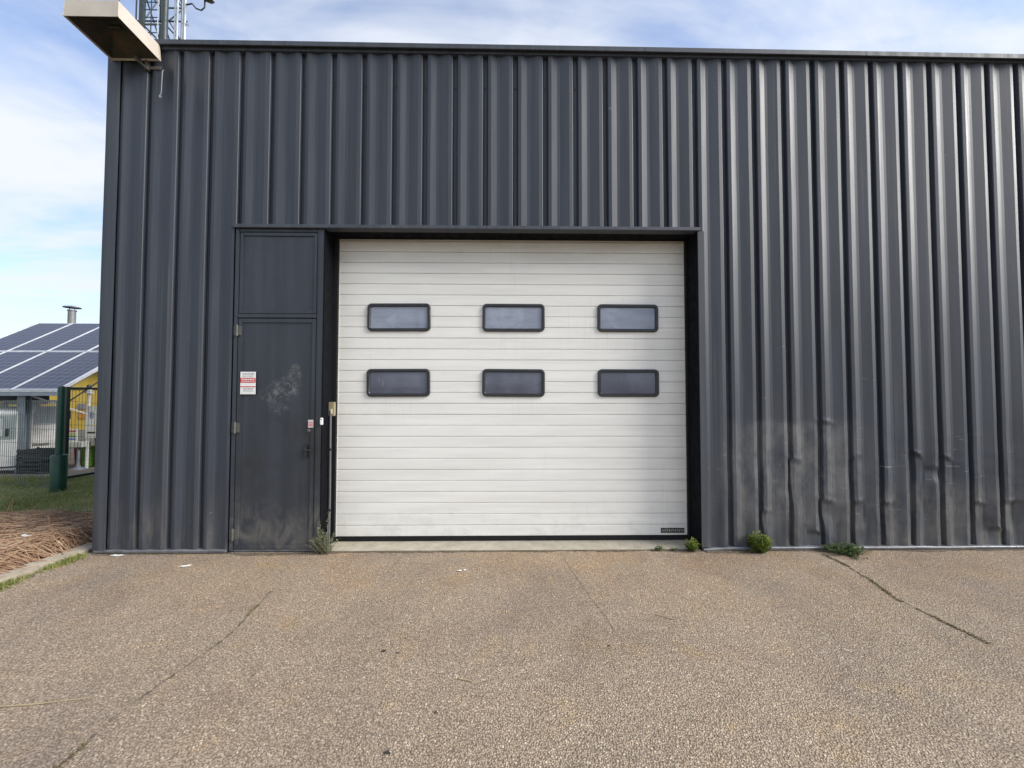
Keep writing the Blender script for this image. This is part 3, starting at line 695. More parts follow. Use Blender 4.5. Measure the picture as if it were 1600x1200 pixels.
rust = NT('rusty soiled reflector'); v = rust.obj(); cc = rust.ramp(rust.noise(v, 9, 7, .68), [(.3, (.012, .011, .008)), (.5, (.035, .031, .022)), (.62, (.07, .034, .018)), (.8, (.10, .09, .07))]); rust.set(cc, .55, .1); rust = rust.m
m = MB(); a = [tilt(p) for p in ring(.010, .012)]; b = [tilt((x*.28, -Dp/2+(y+Dp/2)*.22, .125)) for x, y in oz]
m.add(a+b, [(i, (i+1) % 4, 4+(i+1) % 4, 4+i) for i in range(4)]+[(4, 5, 6, 7)]); m.build('reflector', rust, lamp)
m = MB(); m.tube([tilt((-.05, -Dp/2, .118)), tilt((.05, -Dp/2, .118))], .010, 10); m.build('lamp_tube', plain('dead lamp glass', (.05, .048, .04), .3), lamp, smooth=40)
m = MB(); m.box(.03, .06, -.06, .03, -.014, -.002); m.box(.085, .230, .012, .018, -.075, -.045); m.bar((.03, -.05, -.010), (.10, .01, -.075), .028, .012); m.box(.092, .115, -.01, .03, -.085, -.002); m.build('bracket', plain('dull bracket steel', (.14, .13, .12), .5, .3), lamp)
m = MB(); m.tube([(.262, .005, -.09), (.266, -.01, -.11), (.266, -.014, -.2), (.263, -.014, -.335), (.255, -.016, -.352), (.248, -.018, -.368), (.253, -.02, -.388), (.264, -.02, -.385), (.266, -.018, -.37), (.258, -.014, -.358)], .0042, 7); m.build('loose_cable', plain('pale cable', (.22, .22, .23), .5), lamp, smooth=60)

# ------------------------------------------------------------------ plants
def leaf(v, f, tn, p, d, up, ln, wd, tone):
    d = d.normalized(); s = d.cross(up)
    if s.length < 1e-3: s = Vector((1, 0, 0))
    s = s.normalized()*wd/2; b = len(v); droop = Vector((0, 0, -ln*0.12))
    v += [tuple(p), tuple(p+d*ln*.5+s), tuple(p+d*ln+droop), tuple(p+d*ln*.5-s)]; f.append((b, b+1, b+2, b+3)); tn += [tone-.1, tone, tone+.08, tone]
def weed(name, loc, label, mat, stems, height, spread, ln, wd, per, seed, flat=0., back=0.04, group=None, low=0.):
    rnd = random.Random(seed); v = []; f = []; tn = []; st = MB()
    for i in range(stems):
        a = rnd.uniform(0, 2*math.pi); q = spread*math.sqrt(rnd.random())
        q *= .8+.75*abs(noise.noise(Vector((math.cos(a)*1.5, math.sin(a)*1.5, seed)))); h = height*rnd.choice((rnd.uniform(.45, .9), rnd.uniform(.7, 1.08)))*max(.16, math.sqrt(max(0, 1-min(1, q/spread)**2)))
        tip = Vector((math.cos(a)*q, min(back, math.sin(a)*q*.7), h)); p0 = Vector((tip.x*.35+rnd.uniform(-.01,.01), min(.02, tip.y*.35), 0)); mid = (p0+tip)/2+Vector((0, 0, h*.12))
        st.tube([p0, mid, tip], [.0022, .0016, .0008], 4, False)
        for k in range(per):
            t = low+(1-low)*(k+rnd.random())/per; p = (p0*(1-t)**2+mid*2*t*(1-t)+tip*t*t)
            aa = rnd.uniform(0, 2*math.pi); d = Vector((math.cos(aa), min(.3, math.sin(aa)), rnd.uniform(.1, .95)))
            tone = min(.95, max(.05, .12+.62*(p.z/height)*rnd.uniform(.7, 1.25)+.12*math.cos(aa)))
            leaf(v, f, tn, p, d, Vector((0, 0, 1)), ln*rnd.uniform(.6, 1.2), wd*rnd.uniform(.7, 1.2), tone)
    o = empty(name, loc); link('leaves', tone_mesh('leaves', v, f, tn, mat), o); st.build('stems', plain('weed stem', (.09, .11, .05), .7), o)
    tag(o, label, 'weed', group); return o
weed('weed', (2.45, -.062, 0), 'bushy lime green weed at the foot of the corrugated wall', M['weed_lime'], 110, .21, .13, .042, .011, 15, 11)
weed('weed', (3.25, -.085, 0), 'low sprawling green weed at the wall foot, right of the bushy one', M['weed_green'], 110, .10, .25, .03, .012, 10, 12, .5)
weed('weed', (1.80, -.035, .008), 'small lime green weed by the right end of the door sill', M['weed_lime'], 50, .115, .09, .034, .010, 12, 13)
weed('weed', (1.49, -.02, .008), 'tiny dull weed tuft on the concrete sill edge', M['weed_green'], 18, .05, .06, .022, .008, 7, 14, .4)
weed('weed', (1.63, -.02, .008), 'faint dry tuft between the two weeds at the sill end', M['weed_grey'], 14, .035, .05, .02, .007, 6, 19, .4)
def tall_weed():
    rnd = random.Random(5); v = []; f = []; tn = []; st = MB()
    for i in range(32):
        main = i < 5; h = [.40, .33, .30, .27, .24][i] if main else rnd.uniform(.08, .2)
        b = Vector((rnd.uniform(-.05, .07), rnd.uniform(-.03, .03), 0)); tip = b+Vector((rnd.uniform(-.05, .05)*(1 if main else 2.4)-(.01 if main else 0), rnd.uniform(-.06, .0), h))
        mid = (b+tip)/2+Vector((rnd.uniform(-.015, .015), 0, .01)); st.tube([b, mid, tip], [.003, .0022, .001], 5, False)
        for k in range(int(h*150)):
            t = rnd.uniform(.08, 1); p = b*(1-t)**2+mid*2*t*(1-t)+tip*t*t; a = rnd.uniform(0, 2*math.pi)
            leaf(v, f, tn, p, Vector((math.cos(a), math.sin(a), rnd.uniform(.2, 1.2))), Vector((0, 0, 1)), rnd.uniform(.018, .042)*(1.1-.4*t), rnd.uniform(.005, .011), min(.95, max(.05, rnd.gauss(.5, .22))))
    o = empty('weed', (-1.745, -.035, 0)); link('leaves', tone_mesh('leaves', v, f, tn, M['weed_grey']), o); st.build('stems', plain('woody weed stem', (.15, .13, .08), .7), o)
    tag(o, 'tall grey-green weed between the steel door and white door', 'weed')
tall_weed()
# moss and grit along joints
def tufts(name, pts, mat, hmin, hmax, seed, label, cat, spread=.012):
    rnd = random.Random(seed); v = []; f = []; tn = []
    for x, yv, z in pts:
        a = rnd.uniform(0, 6.28); h = rnd.uniform(hmin, hmax); x += rnd.gauss(0, spread); yv += rnd.gauss(0, spread*.5); w = rnd.uniform(.002, .004); b = len(v)
        v += [(x-w*math.cos(a), yv-w*math.sin(a), z), (x+w*math.cos(a), yv+w*math.sin(a), z), (x+rnd.gauss(0, h*.6), yv+rnd.gauss(0, h*.6), z+h)]; f.append((b, b+1, b+2)); t = rnd.random(); tn += [t*.7, t*.7, t]
    return tag(link(name, tone_mesh(name, v, f, tn, mat)), label, cat, kind='stuff')
rnd = random.Random(21); pts = []
for i in range(2600):
    x = rnd.uniform(-1.75, 1.9); g = noise.noise(Vector((x*3.1, 0, 0)))+.6*noise.noise(Vector((x*11, 3, 0)))
    if g > .08: pts.append((x, -.008, 0.0))
tufts('moss', pts, M['moss'], .004, .016, 22, 'dark moss line where the sill meets the asphalt', 'moss')
pts = []
for i in range(1500):
    x, yv = rnd.choice(C2)
    if noise.noise(Vector((yv*5, 2, 0))) > -.05: pts.append((x, yv, .003))
for i in range(1500):
    x, yv = rnd.choice(C1)
    if noise.noise(Vector((yv*3.3, 9, 0))) > .25 or yv < -2.1: pts.append((x, yv, .003))
tufts('crack_moss', pts, M['moss'], .003, .011, 23, 'thin moss growing in the asphalt cracks', 'moss', .007)
pts = [(rnd.uniform(-3.9, -1.8) if rnd.random() < .55 else rnd.uniform(1.95, 6), -.045, 0) for i in range(900)]
tufts('wall_moss', [p for p in pts if noise.noise(Vector((p[0]*4, 5, 0))) > .12], M['moss'], .004, .02, 24, 'sparse dry moss along the foot of the wall', 'moss', .014)

def blades(name, n, region, hfun, mat, h0, h1, seed, label, dens=None, cat='grass', w=.004):
    rnd = random.Random(seed); v = []; f = []; tn = []
    for i in range(n):
        x, yv = region(rnd)
        if dens and rnd.random() > dens(x, yv): continue
        a = rnd.uniform(0, 6.28); h = rnd.uniform(h0, h1); b = len(v); z = hfun(x, yv)-.004; lx, ly = rnd.gauss(0, h*.5), rnd.gauss(0, h*.5); c, s = math.cos(a)*w, math.sin(a)*w
        v += [(x-c, yv-s, z), (x+c, yv+s, z), (x+lx*.4+c*.6, yv+ly*.4+s*.6, z+h*.6), (x+lx*.4-c*.6, yv+ly*.4-s*.6, z+h*.6), (x+lx, yv+ly, z+h)]
        f += [(b, b+1, b+2, b+3), (b+3, b+2, b+4)]
        g = .45+.5*noise.noise(Vector((x*1.3, yv*1.3, 8)))+rnd.gauss(0, .16); g = min(.98, max(.02, g)); tn += [g-.1]*2+[g]*3
    return tag(link(name, tone_mesh(name, v, f, tn, mat)), label, cat, kind='stuff')
def reg(r):
    u = r.random(); yv = .3+3.35*u; return r.uniform(-4.1-1.55*(yv+3.9)*.55-2.2, -4.15), yv
bare = lambda x, y: 0.25 if ((x+5.2)**2/.25+(y-1.55)**2/.08) < 1 else min(1, max(.1, .75+1.1*noise.noise(Vector((x*.9, y*1.4, 2)))))
blades('grass', 40000, reg, turf_h, M['grass'], .02, .07, 31, 'short patchy green grass left of the warehouse', bare)
blades('kerb_grass', 2600, lambda r: (-3.985+abs(r.gauss(0, .05)), -.06-.85*r.random()), lambda x, y: 0, M['grass'], .015, .055, 32, 'green tufts growing along the asphalt side of the kerb', lambda x, y: min(1, max(.06, .35+1.3*noise.noise(Vector((y*3.2, 1, 0)))-.6*max(0, x+3.96)*10*abs(noise.noise(Vector((y*13, 4, 0)))))), w=.005)

# heap of dry cut stalks behind the kerb
def mound_h(x, yv):
    e = min(sstep(-4.13, -4.3, x), sstep(-8.5, -7.5, x), sstep(1.25, .75, yv+.35*noise.noise(Vector((x*1.9, 6, 0)))+.12*noise.noise(Vector((x*9, 2, 0)))), sstep(-3.2, -2.8, yv))
    return turf_h(x, yv)+e*(.10+.05*noise.noise(Vector((x*1.3, yv*1.6, 11)))+.025*noise.noise(Vector((x*5, yv*5, 1))))-.004
nx, ny = 70, 70; m = MB()
m.add([(-8.6+4.47*i/nx, -3.3+4.65*j/ny, mound_h(-8.6+4.47*i/nx, -3.3+4.65*j/ny)) for j in range(ny+1) for i in range(nx+1)], [(j*(nx+1)+i, j*(nx+1)+i+1, (j+1)*(nx+1)+i+1, (j+1)*(nx+1)+i) for j in range(ny) for i in range(nx)])
heap = tag(empty('straw_heap', (0, 0, 0)), 'matted heap of reddish brown dry stalks behind the kerb', 'straw heap')
m.build('straw_mat', M['straw_soil'], heap, smooth=60)
def stalks():
    rnd = random.Random(41); v = []; f = []; tn = []
    for i in range(15000):
        yv = rnd.uniform(-1.6, 1.25); yv -= (.3*rnd.random() if yv > .9 else 0); x = rnd.uniform(-4.35-(yv+3.9)*.75, -4.15)
        if i >= 9000: x, yv = rnd.uniform(-8.2, -4.15), rnd.uniform(-3.0, 1.0)
        upright = rnd.random() < .02
        a = rnd.gauss(0, .55) if rnd.random() < .65 else rnd.uniform(0, 3.14); ln = rnd.uniform(.12, .5); w = rnd.uniform(.0018, .0045)
        b = len(v); z0 = rnd.uniform(0, .05); dx, dy = math.cos(a)*ln, math.sin(a)*ln; t0 = min(.97, max(.03, rnd.gauss(.48, .24)+.25*noise.noise(Vector((x*2, yv*2, 3)))))
        bend = rnd.gauss(0, .05); n = 4
        for k in range(n):
            s = k/(n-1); px, py = x+dx*(s-.5)-math.sin(a)*bend*(1-(2*s-1)**2), yv+dy*(s-.5)+math.cos(a)*bend*(1-(2*s-1)**2)
            if px > -4.06: px = -4.06+(px+4.06)*.35
            pz = mound_h(min(px, -4.14), py)+z0*(.4+.6*s)+.03*(1-(2*s-1)**2)*rnd.random()
            if upright: px, py, pz = x+.15*dx*s, yv+.15*dy*s, mound_h(x, yv)+ln*.5*s
            ox, oy = -math.sin(a)*w*.6, math.cos(a)*w*.6
            v += [(px-ox, py-oy, pz-w*.5), (px+ox, py+oy, pz+w*.6)]; tn += [t0, t0]
        f += [(b+2*k, b+2*k+1, b+2*k+3, b+2*k+2) for k in range(n-1)]
    return tone_mesh('stalks', v, f, tn, M['straw'])
tag(link('stalks', stalks(), heap), kind='stuff')

# blown dirt lying along the foot of the wall
def dirt_strip(xa, xb, y0, seed):
    n = int((xb-xa)/.02); v = []
    for i in range(n+1):
        x = xa+(xb-xa)*i/n; w = max(.001, .022+.05*noise.noise(Vector((x*2.1, seed, 0)))+.025*noise.noise(Vector((x*9, seed, 3))))
        v += [(x, y0+.006, .006), (x, y0-w*.5, .006+w*.08), (x, y0-w, .0022)]
    m = MB(); m.add(v, [(3*i+k, 3*i+k+1, 3*i+k+4, 3*i+k+3) for i in range(n) for k in (0, 1)]); m.build('dirt_strip', dirt_m, asphalt, smooth=60)
dirt_m = soil_mat('blown dirt', [(0.3, (0.09, 0.07, 0.05)), (0.55, (0.16, 0.125, 0.09)), (0.75, (0.25, 0.2, 0.14))], 26)
dirt_strip(-3.9, -1.8, -.034, 1.5); dirt_strip(1.93, 8.5, -.034, 7.5); dirt_strip(-1.77, 1.89, -.004, 4.2)
# litter
paper = plain('scrap of white paper', (.75, .74, .7), .7, 0, .08)
def scrap(x, yv, z, l, w, rz, label, seed):
    rnd = random.Random(seed); m = MB(); n = 5; v = []
    for i in range(n):
        for s in (-1, 1): v.append((l*(i/(n-1)-.5), s*w/2*(1-.5*abs(2*i/(n-1)-1)**2)*rnd.uniform(.7, 1.1), .004+.008*rnd.random()))
    m.add(v, [(2*i, 2*i+1, 2*i+3, 2*i+2) for i in range(n-1)]); b = len(m.v)
    m.v += [(a, c, d-.0015) for a, c, d in m.v]; m.f += [tuple(q+b for q in reversed(t)) for t in list(m.f)]
    tag(m.build('paper_scrap', paper, None, (x, yv, z), (0, 0, rz)), label, 'litter', 'paper scraps on the ground')
scrap(-2.815, -.31, 0, .10, .022, R(25), 'thin white paper scrap on asphalt near the steel door', 1)
scrap(-.40, -.44, 0, .05, .018, R(5), 'tiny white scrap on asphalt below the white door', 2)
scrap(-.345, -.425, 0, .035, .008, R(15), 'thin pale sliver beside the tiny scrap below the white door', 3)
scrap(-3.64, -.07, 0, .13, .03, 0, 'white scrap lying against the wall foot near the corner', 4)
scrap(-4.62, .05, mound_h(-4.62, .05)+.045, .11, .05, R(-15), 'white scrap lying on the heap of dry stalks', 5)
stick = lambda pts, r, label: tag(MB().tube(pts, r, 6).build('dry_stem', plain('dry stem', (.42, .33, .18), .8)), label, 'stem', 'dry stems lying on the asphalt')
stick([(-2.52, -1.905, .006), (-2.3, -1.89, .007), (-2.05, -1.845, .005)], .0022, 'long straw stem on asphalt at the lower left')
stick([(-.245, -1.74, .005), (-.20, -1.752, .006), (-.17, -1.765, .005)], .003, 'short dry twig on asphalt in the foreground centre')
stick([(1.02, -1.13, .005), (1.09, -1.18, .006), (1.13, -1.2, .005)], .003, 'short dry twig on asphalt right of the centre')

# ------------------------------------------------------------------ behind the left corner
green = plain('dark green paint', (.012, .065, .04), .4, 0, .2); dgreen = plain('blackish green gate paint', (.016, .026, .02), .5)
galv = plain('galvanised steel', (.27, .30, .34), .5, .35, .15, 4); wire_m = plain('green coated wire', (.10, .13, .12), .55)
gp = tag(empty('gate_post', (-7.035, 2.5, 0)), 'dark green steel post with thick round sleeve on the grass', 'post')
MB().lathe([(.043, 0), (.043, 1.62), (.038, 1.65), (0.01, 1.658)], (0, 0, 0), 20).build('post', green, gp, smooth=40)
MB().lathe([(.094, -.02), (.096, .55), (.090, .57), (.046, .578)], (0, 0, 0), 24).build('sleeve', green, gp, smooth=40)
def wire_panel(parent, a, b, z0, z1, dx=.05, dz=.2, r=.0022):
    a, b = Vector(a), Vector(b); d = b-a; n = int(d.length/dx); m = MB()
    for i in range(n+1):
        p = a+d*i/n; g = zg(p.x, p.y); m.bar((p.x, p.y, g+z0), (p.x, p.y, g+z1), r*2)
    k = int((z1-z0)/dz)
    for j in range(k+1):
        z = z0+(z1-z0)*j/k; m.bar((a.x, a.y, zg(a.x, a.y)+z), (b.x, b.y, zg(b.x, b.y)+z), r*2.2)
    tag(m.build('wire_mesh', wire_m, parent), kind='stuff')
fn = tag(empty('wire_fence', (-7.2, 2.57, 0)), 'low welded wire mesh fence running left from the green post', 'fence')
fn.location = (0, 0, 0)
FA, FB = Vector((-7.10, 2.56, 0)), Vector((-13.1, 4.0, 0))
for k in range(3):
    a, b = FA+(FB-FA)*k/3, FA+(FB-FA)*(k+1)/3; wire_panel(fn, a, b, .04, 1.42)
    MB().lathe([(.024, 0), (.024, 1.5), (.01, 1.51)], (b.x, b.y, zg(b.x, b.y)), 12).build('fence_post', dgreen, fn, smooth=40)
gt = tag(empty('mesh_gate', (-7.79, 3.28, 0)), 'open dark green mesh gate leaf standing behind the green post', 'gate'); gt.location = (0, 0, 0)
GA, GB = Vector((-7.79, 3.28, 0)), Vector((-7.50, 5.6, 0))
m = MB(); m.bar(GA+Vector((0,0,.0)), GA+Vector((0,0,1.66)), .055); m.build('gate_stile', dgreen, gt)
m = MB(); m.bar(GB+Vector((0,0,-.3)), GB+Vector((0,0,1.66)), .055); m.build('gate_stile', dgreen, gt)
for z in (.05, 1.635): MB().bar(GA+Vector((0,0.03,z)), GB+Vector((0,-.03,z)), .04).build('gate_rail', dgreen, gt)
MB().tube([GA+Vector((.0, .03, 1.40)), GA+Vector((.16, 1.3, 2.45))], .012, 8).build('stay_bar', dgreen, gt, smooth=40)
wire_panel(gt, GA+Vector((0, .03, 0)), GB-Vector((0, .03, 0)), .36, 1.62)

# solar canopy: tilted frame, two rows of four panels
cn = tag(empty('solar_canopy', (-11.35, 4.6, zg(0, 4.6))), 'low tilted canopy roofed with dark blue solar panels', 'solar canopy'); cn.location = (0, 0, 0)
E0, E1 = Vector((-13.32, 4.6, 1.62)), Vector((-9.42, 4.6, 1.62)); slope_v = Vector((0, 7.57-4.6, 3.57-1.62)); SL = slope_v.length; su = slope_v/SL; nrm = Vector((1, 0, 0)).cross(su)
def pv_mat():
    t = NT('photovoltaic cells'); uv = t.tc.outputs['Object']; sp = t.n('ShaderNodeSeparateXYZ'); t.l(uv, sp.inputs[0])
    fr = lambda o, s: t.math('ABSOLUTE', t.math('SUBTRACT', t.math('FRACT', t.math('MULTIPLY', o, s)), .5))
    g = t.math('MAXIMUM', t.rng(fr(sp.outputs[0], 6.15), .44, .5), t.rng(fr(sp.outputs[1], 6.15), .45, .5))
    bus = t.rng(fr(sp.outputs[0], 30.75), .42, .5)
    c = t.mix(t.math('MULTIPLY', g, .8), (.035, .036, .05), (.22, .23, .28)); c = t.mix(t.math('MULTIPLY', bus, .16), c, (.3, .32, .36))
    t.set(c, .32, 0, .4); return t.m
pv = pv_mat(); alu = plain('pale aluminium', (.62, .63, .64), .4, .2)
pw, ph = 3.9/4, SL/2; g = .012
rotm = Matrix((Vector((1,0,0)), su, nrm)).transposed().to_4x4()
glass_me = MB().box(-pw/2+g+.022, pw/2-g-.022, -ph/2+g+.022, ph/2-g-.022, -.012, .004).mesh('solar_panel', pv)
fm = MB()
for q in ((-pw/2+g, -pw/2+g+.024, -ph/2+g, ph/2-g), (pw/2-g-.024, pw/2-g, -ph/2+g, ph/2-g), (-pw/2+g+.024, pw/2-g-.024, -ph/2+g, -ph/2+g+.024), (-pw/2+g+.024, pw/2-g-.024, ph/2-g-.024, ph/2-g)): fm.box(*q, -.03, .008)
frame_me = fm.mesh('panel_frame', alu)
for r in range(2):
    for c_ in range(4):
        ctr = E0+Vector((pw*(c_+.5), 0, 0))+su*ph*(r+.5)
        o = link('solar_panel', glass_me, cn); o.matrix_local = Matrix.Translation(ctr) @ rotm
        link('panel_frame', frame_me, o)
MB().extrude_x([(4.56, 1.50), (4.62, 1.50), (4.66, 1.585), (4.60, 1.60), (4.56, 1.58)], -13.4, -9.40).build('eave_beam', galv, cn)
MB().box(-13.4, -9.42, 4.555, 4.575, 1.585, 1.612).build('eave_trim', alu, cn)
for x in (-13.33, -9.415): 
    m = MB(); m.bar(Vector((x, 4.6, 1.60)), Vector((x, 4.6, 1.60))+slope_v, .05, .06); m.build('verge_trim', alu, cn)
for x in (-13.2, -11.9, -10.7, -9.6): 
    m = MB(); m.bar(Vector((x, 4.75, 1.60)), Vector((x, 4.6, 1.50))+slope_v*.98, .06, .10); m.build('rafter', galv, cn)
for x, yv in ((-10.33, 4.78), (-13.1, 4.78)):
    gz = zg(x, yv); m = MB(); m.box(x-.085, x+.085, yv-.05, yv-.035, gz, 1.50); m.box(x-.012, x+.012, yv-.035, yv+.055, gz, 1.5); m.box(x-.085, x+.085, yv+.055, yv+.07, gz, 1.5); m.build('post', galv, cn)
    MB().box(x-.13, x+.13, yv-.1, yv+.12, gz-.01, gz+.015).build('base_plate', galv, cn)
for x in (-10.0, -12.9):
    gz = zg(x, 7.2); MB().box(x-.06, x+.06, 7.14, 7.26, gz, 3.25).build('rear_post', galv, cn)
MB().bar((-10.18, 4.78, 1.50), (-9.55, 5.35, 1.08), .03).build('brace', alu, cn)
MB().tube([(-13.3, 6.0, 1.31), (-11.25, 6.0, 1.31)], .022, 8).build('white_rail', plain('white rail', (.7, .7, .7), .5), cn, smooth=40)
for x in (-12.2, -11.5): MB().box(x-.03, x+.03, 5.98, 6.02, 1.12, 1.285).build('rail_hanger', alu, cn)

MB().box(-13.3, -11.27, 6.05, 6.09, 1.36, 1.86).build('under_roof_shade', plain('painted under-roof shade', (.03, .033, .036), .6), cn)  # added dark panel standing in for the shade under the canopy roof
# grey screen under the canopy
sc_ = tag(empty('grey_screen', (-13.4, 7.6, zg(0, 7.6))), 'grey ribbed metal screen wall under the solar canopy', 'screen wall')
m = MB(); x = -1.9; 
scr = plain('grey-green ribbed sheet', (.20, .22, .21), .6)
for k in range(17): MB().box(-1.9+k*.165, -1.9+k*.165+.15, -.012 if k % 2 else .0, .02, 0, 1.56).build('sheet_rib', scr, sc_)

# small white utility vehicle
veh = tag(empty('utility_vehicle', (-10.56, 5.14, zg(0, 5.3)), R(50)), 'small white utility vehicle parked nose out under the canopy', 'vehicle')
wp = plain('white vehicle paint', (.72, .70, .65), .3, 0, .05); blk = plain('black plastic', (.02, .02, .022), .5); gls = NT('clear vehicle glass'); gls.set((.5, .55, .6), .05); gt_ = gls.n('ShaderNodeBsdfTransparent'); gm_ = gls.n('ShaderNodeMixShader'); gm_.inputs[0].default_value = .72; gls.l(gls.p.outputs[0], gm_.inputs[1]); gls.l(gt_.outputs[0], gm_.inputs[2]); gls.l(gm_.outputs[0], gls.out.inputs[0]); gls = gls.m
m = MB(); sec = [(0.0, .62, .42, .74), (.25, .74, .40, .88), (.55, .80, .38, 1.02), (.62, .80, .36, 1.06)]
vv = []
for yv, w, z0, z1 in sec:
    w = w*.62; vv += [(-w*.96, yv, z0), (w*.96, yv, z0), (w, yv, z0+.15), (w*.97, yv, z1-.07), (w*.82, yv, z1), (-w*.82, yv, z1), (-w*.97, yv, z1-.07), (-w, yv, z0+.15)]
m.add(vv, [(i*8+k, i*8+(k+1) % 8, (i+1)*8+(k+1) % 8, (i+1)*8+k) for i in range(3) for k in range(8)]+[tuple(range(8))[::-1], tuple(range(24, 32))]); m.build('bonnet', wp, veh, smooth=40)
MB().box(-.49, .49, .63, 2.3, .38, 1.02).build('body', wp, veh, bevel=.03)
m = MB(); m.add([(-.46, .64, 1.07), (.46, .64, 1.07), (.43, .98, 1.58), (-.43, .98, 1.58), (-.46, .67, 1.06), (.46, .67, 1.06), (.43, 1.01, 1.57), (-.43, 1.01, 1.57)], [(0,1,2,3),(4,7,6,5),(0,4,5,1),(1,5,6,2),(2,6,7,3),(3,7,4,0)]); m.build('windscreen', gls, veh)
m = MB(); m.box(-.46, .46, .98, 2.2, 1.57, 1.64); m.build('cab_roof', wp, veh, bevel=.02)
for x in (-.46, .42): 
    MB().bar((x+.02, .64, 1.03), (x+.02, .98, 1.58), .045).build('cab_pillar', wp, veh); MB().bar((x+.02, 2.15, 1.0), (x+.02, 2.15, 1.58), .05).build('cab_pillar', wp, veh)
MB().box(-.26, .26, -.012, .01, .63, .68).build('grille_slot', plain('grey slot', (.2, .19, .16), .5), veh)
MB().box(-.36, .30, -.03, -.005, .44, .58).build('front_panel', wp, veh, bevel=.01)
for x in (-.28, -.05, .18): MB().box(x-.035, x+.035, -.042, -.028, .455, .50).build('front_vent', blk, veh)
for x in (-.62, .46): 
    m = MB(); m.tube([(x+(.08), .75, 1.10), (x+.08, .70, 1.22)], .012, 6); m.box(x, x+.15, .66, .72, 1.18, 1.38); m.build('wing_mirror', blk, veh)
for x, yv in ((-.5, .42), (.38, .42), (-.5, 1.8), (.38, 1.8)):
    w_ = MB(); w_.lathe([(.10, -.01), (.25, 0), (.28, .03), (.28, .10), (.25, .13), (.10, .14)], (0, 0, 0), 22); wo = w_.build('wheel', blk, veh, (x, yv, .28), (0, R(90), 0), smooth=35)
    MB().lathe([(.03, -.014), (.155, -.012), (.155, -.002)], (0, 0, 0), 18).build('rim', galv, wo, smooth=35)
# stack of black slatted crates
ck = plain('black crate plastic', (.022, .024, .026), .5, 0, .2)
def crate(z, label):
    o = tag(empty('slatted_crate', (-9.97, 4.80, zg(0, 4.80)+z)), label, 'crate', 'black crates by the canopy post'); h = .27
    for k in range(3): 
        MB().box(-.26, .26, -.2, -.185, .02+k*.088, .02+k*.088+.055).build('front_slat', ck, o); MB().box(-.26, .26, .185, .2, .02+k*.088, .02+k*.088+.055).build('rear_slat', ck, o)
    for x in (-.26, .238): 
        for yv in (-.185, .163): MB().box(x, x+.022, yv, yv+.022, 0, h).build('corner_post', ck, o)
        MB().box(x+(.0 if x < 0 else .008), x+(.014 if x < 0 else .022), -.16, .16, .02, h-.02).build('side_panel', ck, o)
    MB().box(-.235, .235, -.183, .183, .0, .015).build('base', ck, o)
crate(0, 'lower black slatted crate in front of the small white vehicle'); crate(.275, 'upper black slatted crate in front of the small white vehicle')
# white cabinet at the left edge
cv = tag(empty('storage_cabinet', (-10.36, 4.72, zg(0, 4.72)), R(24)), 'white storage cabinet with grey window behind the fence, cut by the left edge', 'cabinet'); cw = plain('cabinet white', (.66, .66, .62), .4, 0, .08)
MB().extrude_x([(.0, .08), (0, 1.27), (.03, 1.33), (.46, 1.38), (.5, 1.3), (.5, .08)], -1.3, 0).build('body', cw, cv, bevel=.015)
MB().box(-1.28, -.03, -.012, -.002, .74, 1.24).build('upper_panel', plain('grey-green panel', (.30, .34, .33), .5), cv)
MB().box(-.72, -.22, -.026, -.013, .80, 1.17).build('window_frame', alu, cv, bevel=.006); MB().box(-.69, -.25, -.032, -.027, .83, 1.14).build('window', plain('greyed glass', (.22, .27, .27), .2), cv)
MB().box(-.165, -.125, -.045, -.013, .80, .96).build('handle', blk, cv, bevel=.006)
MB().box(-1.3, 0, -.02, -.001, .14, .165).build('rubbing_strip', blk, cv)
MB().box(-1.25, -.05, .03, .45, -.02, .078).build('plinth', blk, cv)

# yellow building with flue
ye = plain('yellow render', (.74, .50, .08), .8, 0, .1, 3); yb = tag(empty('yellow_building', (-13.5, 9.6, -.37)), 'low yellow building with dark roof behind the solar canopy', 'building'); yb.location = (0, 0, 0)
MB().box(-18.5, -8.5, 9.6, 14.5, -.45, 2.42).build('wall', ye, yb)
rf = MB().add([(-18.8, 9.3, 2.40), (-8.2, 9.3, 2.40), (-8.2, 9.3, 2.58), (-18.8, 9.3, 2.58), (-18.8, 14.8, 2.9), (-8.2, 14.8, 2.9), (-8.2, 14.8, 3.1), (-18.8, 14.8, 3.1)], [(0,1,2,3),(3,2,6,7),(4,7,6,5),(0,4,5,1),(0,3,7,4),(1,5,6,2)]).build('roof', plain('dark roof edge', (.05, .052, .06), .6), yb)
m = MB(); m.lathe([(.11, 2.4), (.11, 4.62), (.13, 4.62), (.13, 4.66)], (-16.0, 10.9, 0), 16); m.build('flue', plain('dull flue steel', (.20, .19, .19), .5, .3), rf, smooth=40)
MB().lathe([(.25, 4.74), (.24, 4.77), (.05, 4.82)], (-16.0, 10.9, 0), 16).build('flue_cap', plain('dark cowl', (.12, .12, .13), .5), rf, smooth=40)
MB().tube([(-16.09, 10.9, 4.6), (-16.09, 10.9, 4.76)], .012, 6).build('cap_bracket', galv, rf); MB().tube([(-15.91, 10.9, 4.6), (-15.91, 10.9, 4.76)], .012, 6).build('cap_bracket', galv, rf)
MB().box(-14.75, -8.6, 9.57, 9.595, 1.72, 1.80).build('pale_band', plain('beige band', (.62, .53, .35), .7), yb)
MB().box(-14.28, -14.02, 9.56, 9.595, 1.06, 1.24).build('wall_box', plain('grey meter box', (.28, .25, .24), .5), yb)
MB().box(-14.25, -14.03, 9.575, 9.595, .74, .98).build('orange_panel', plain('orange panel', (.62, .27, .03), .6), yb)
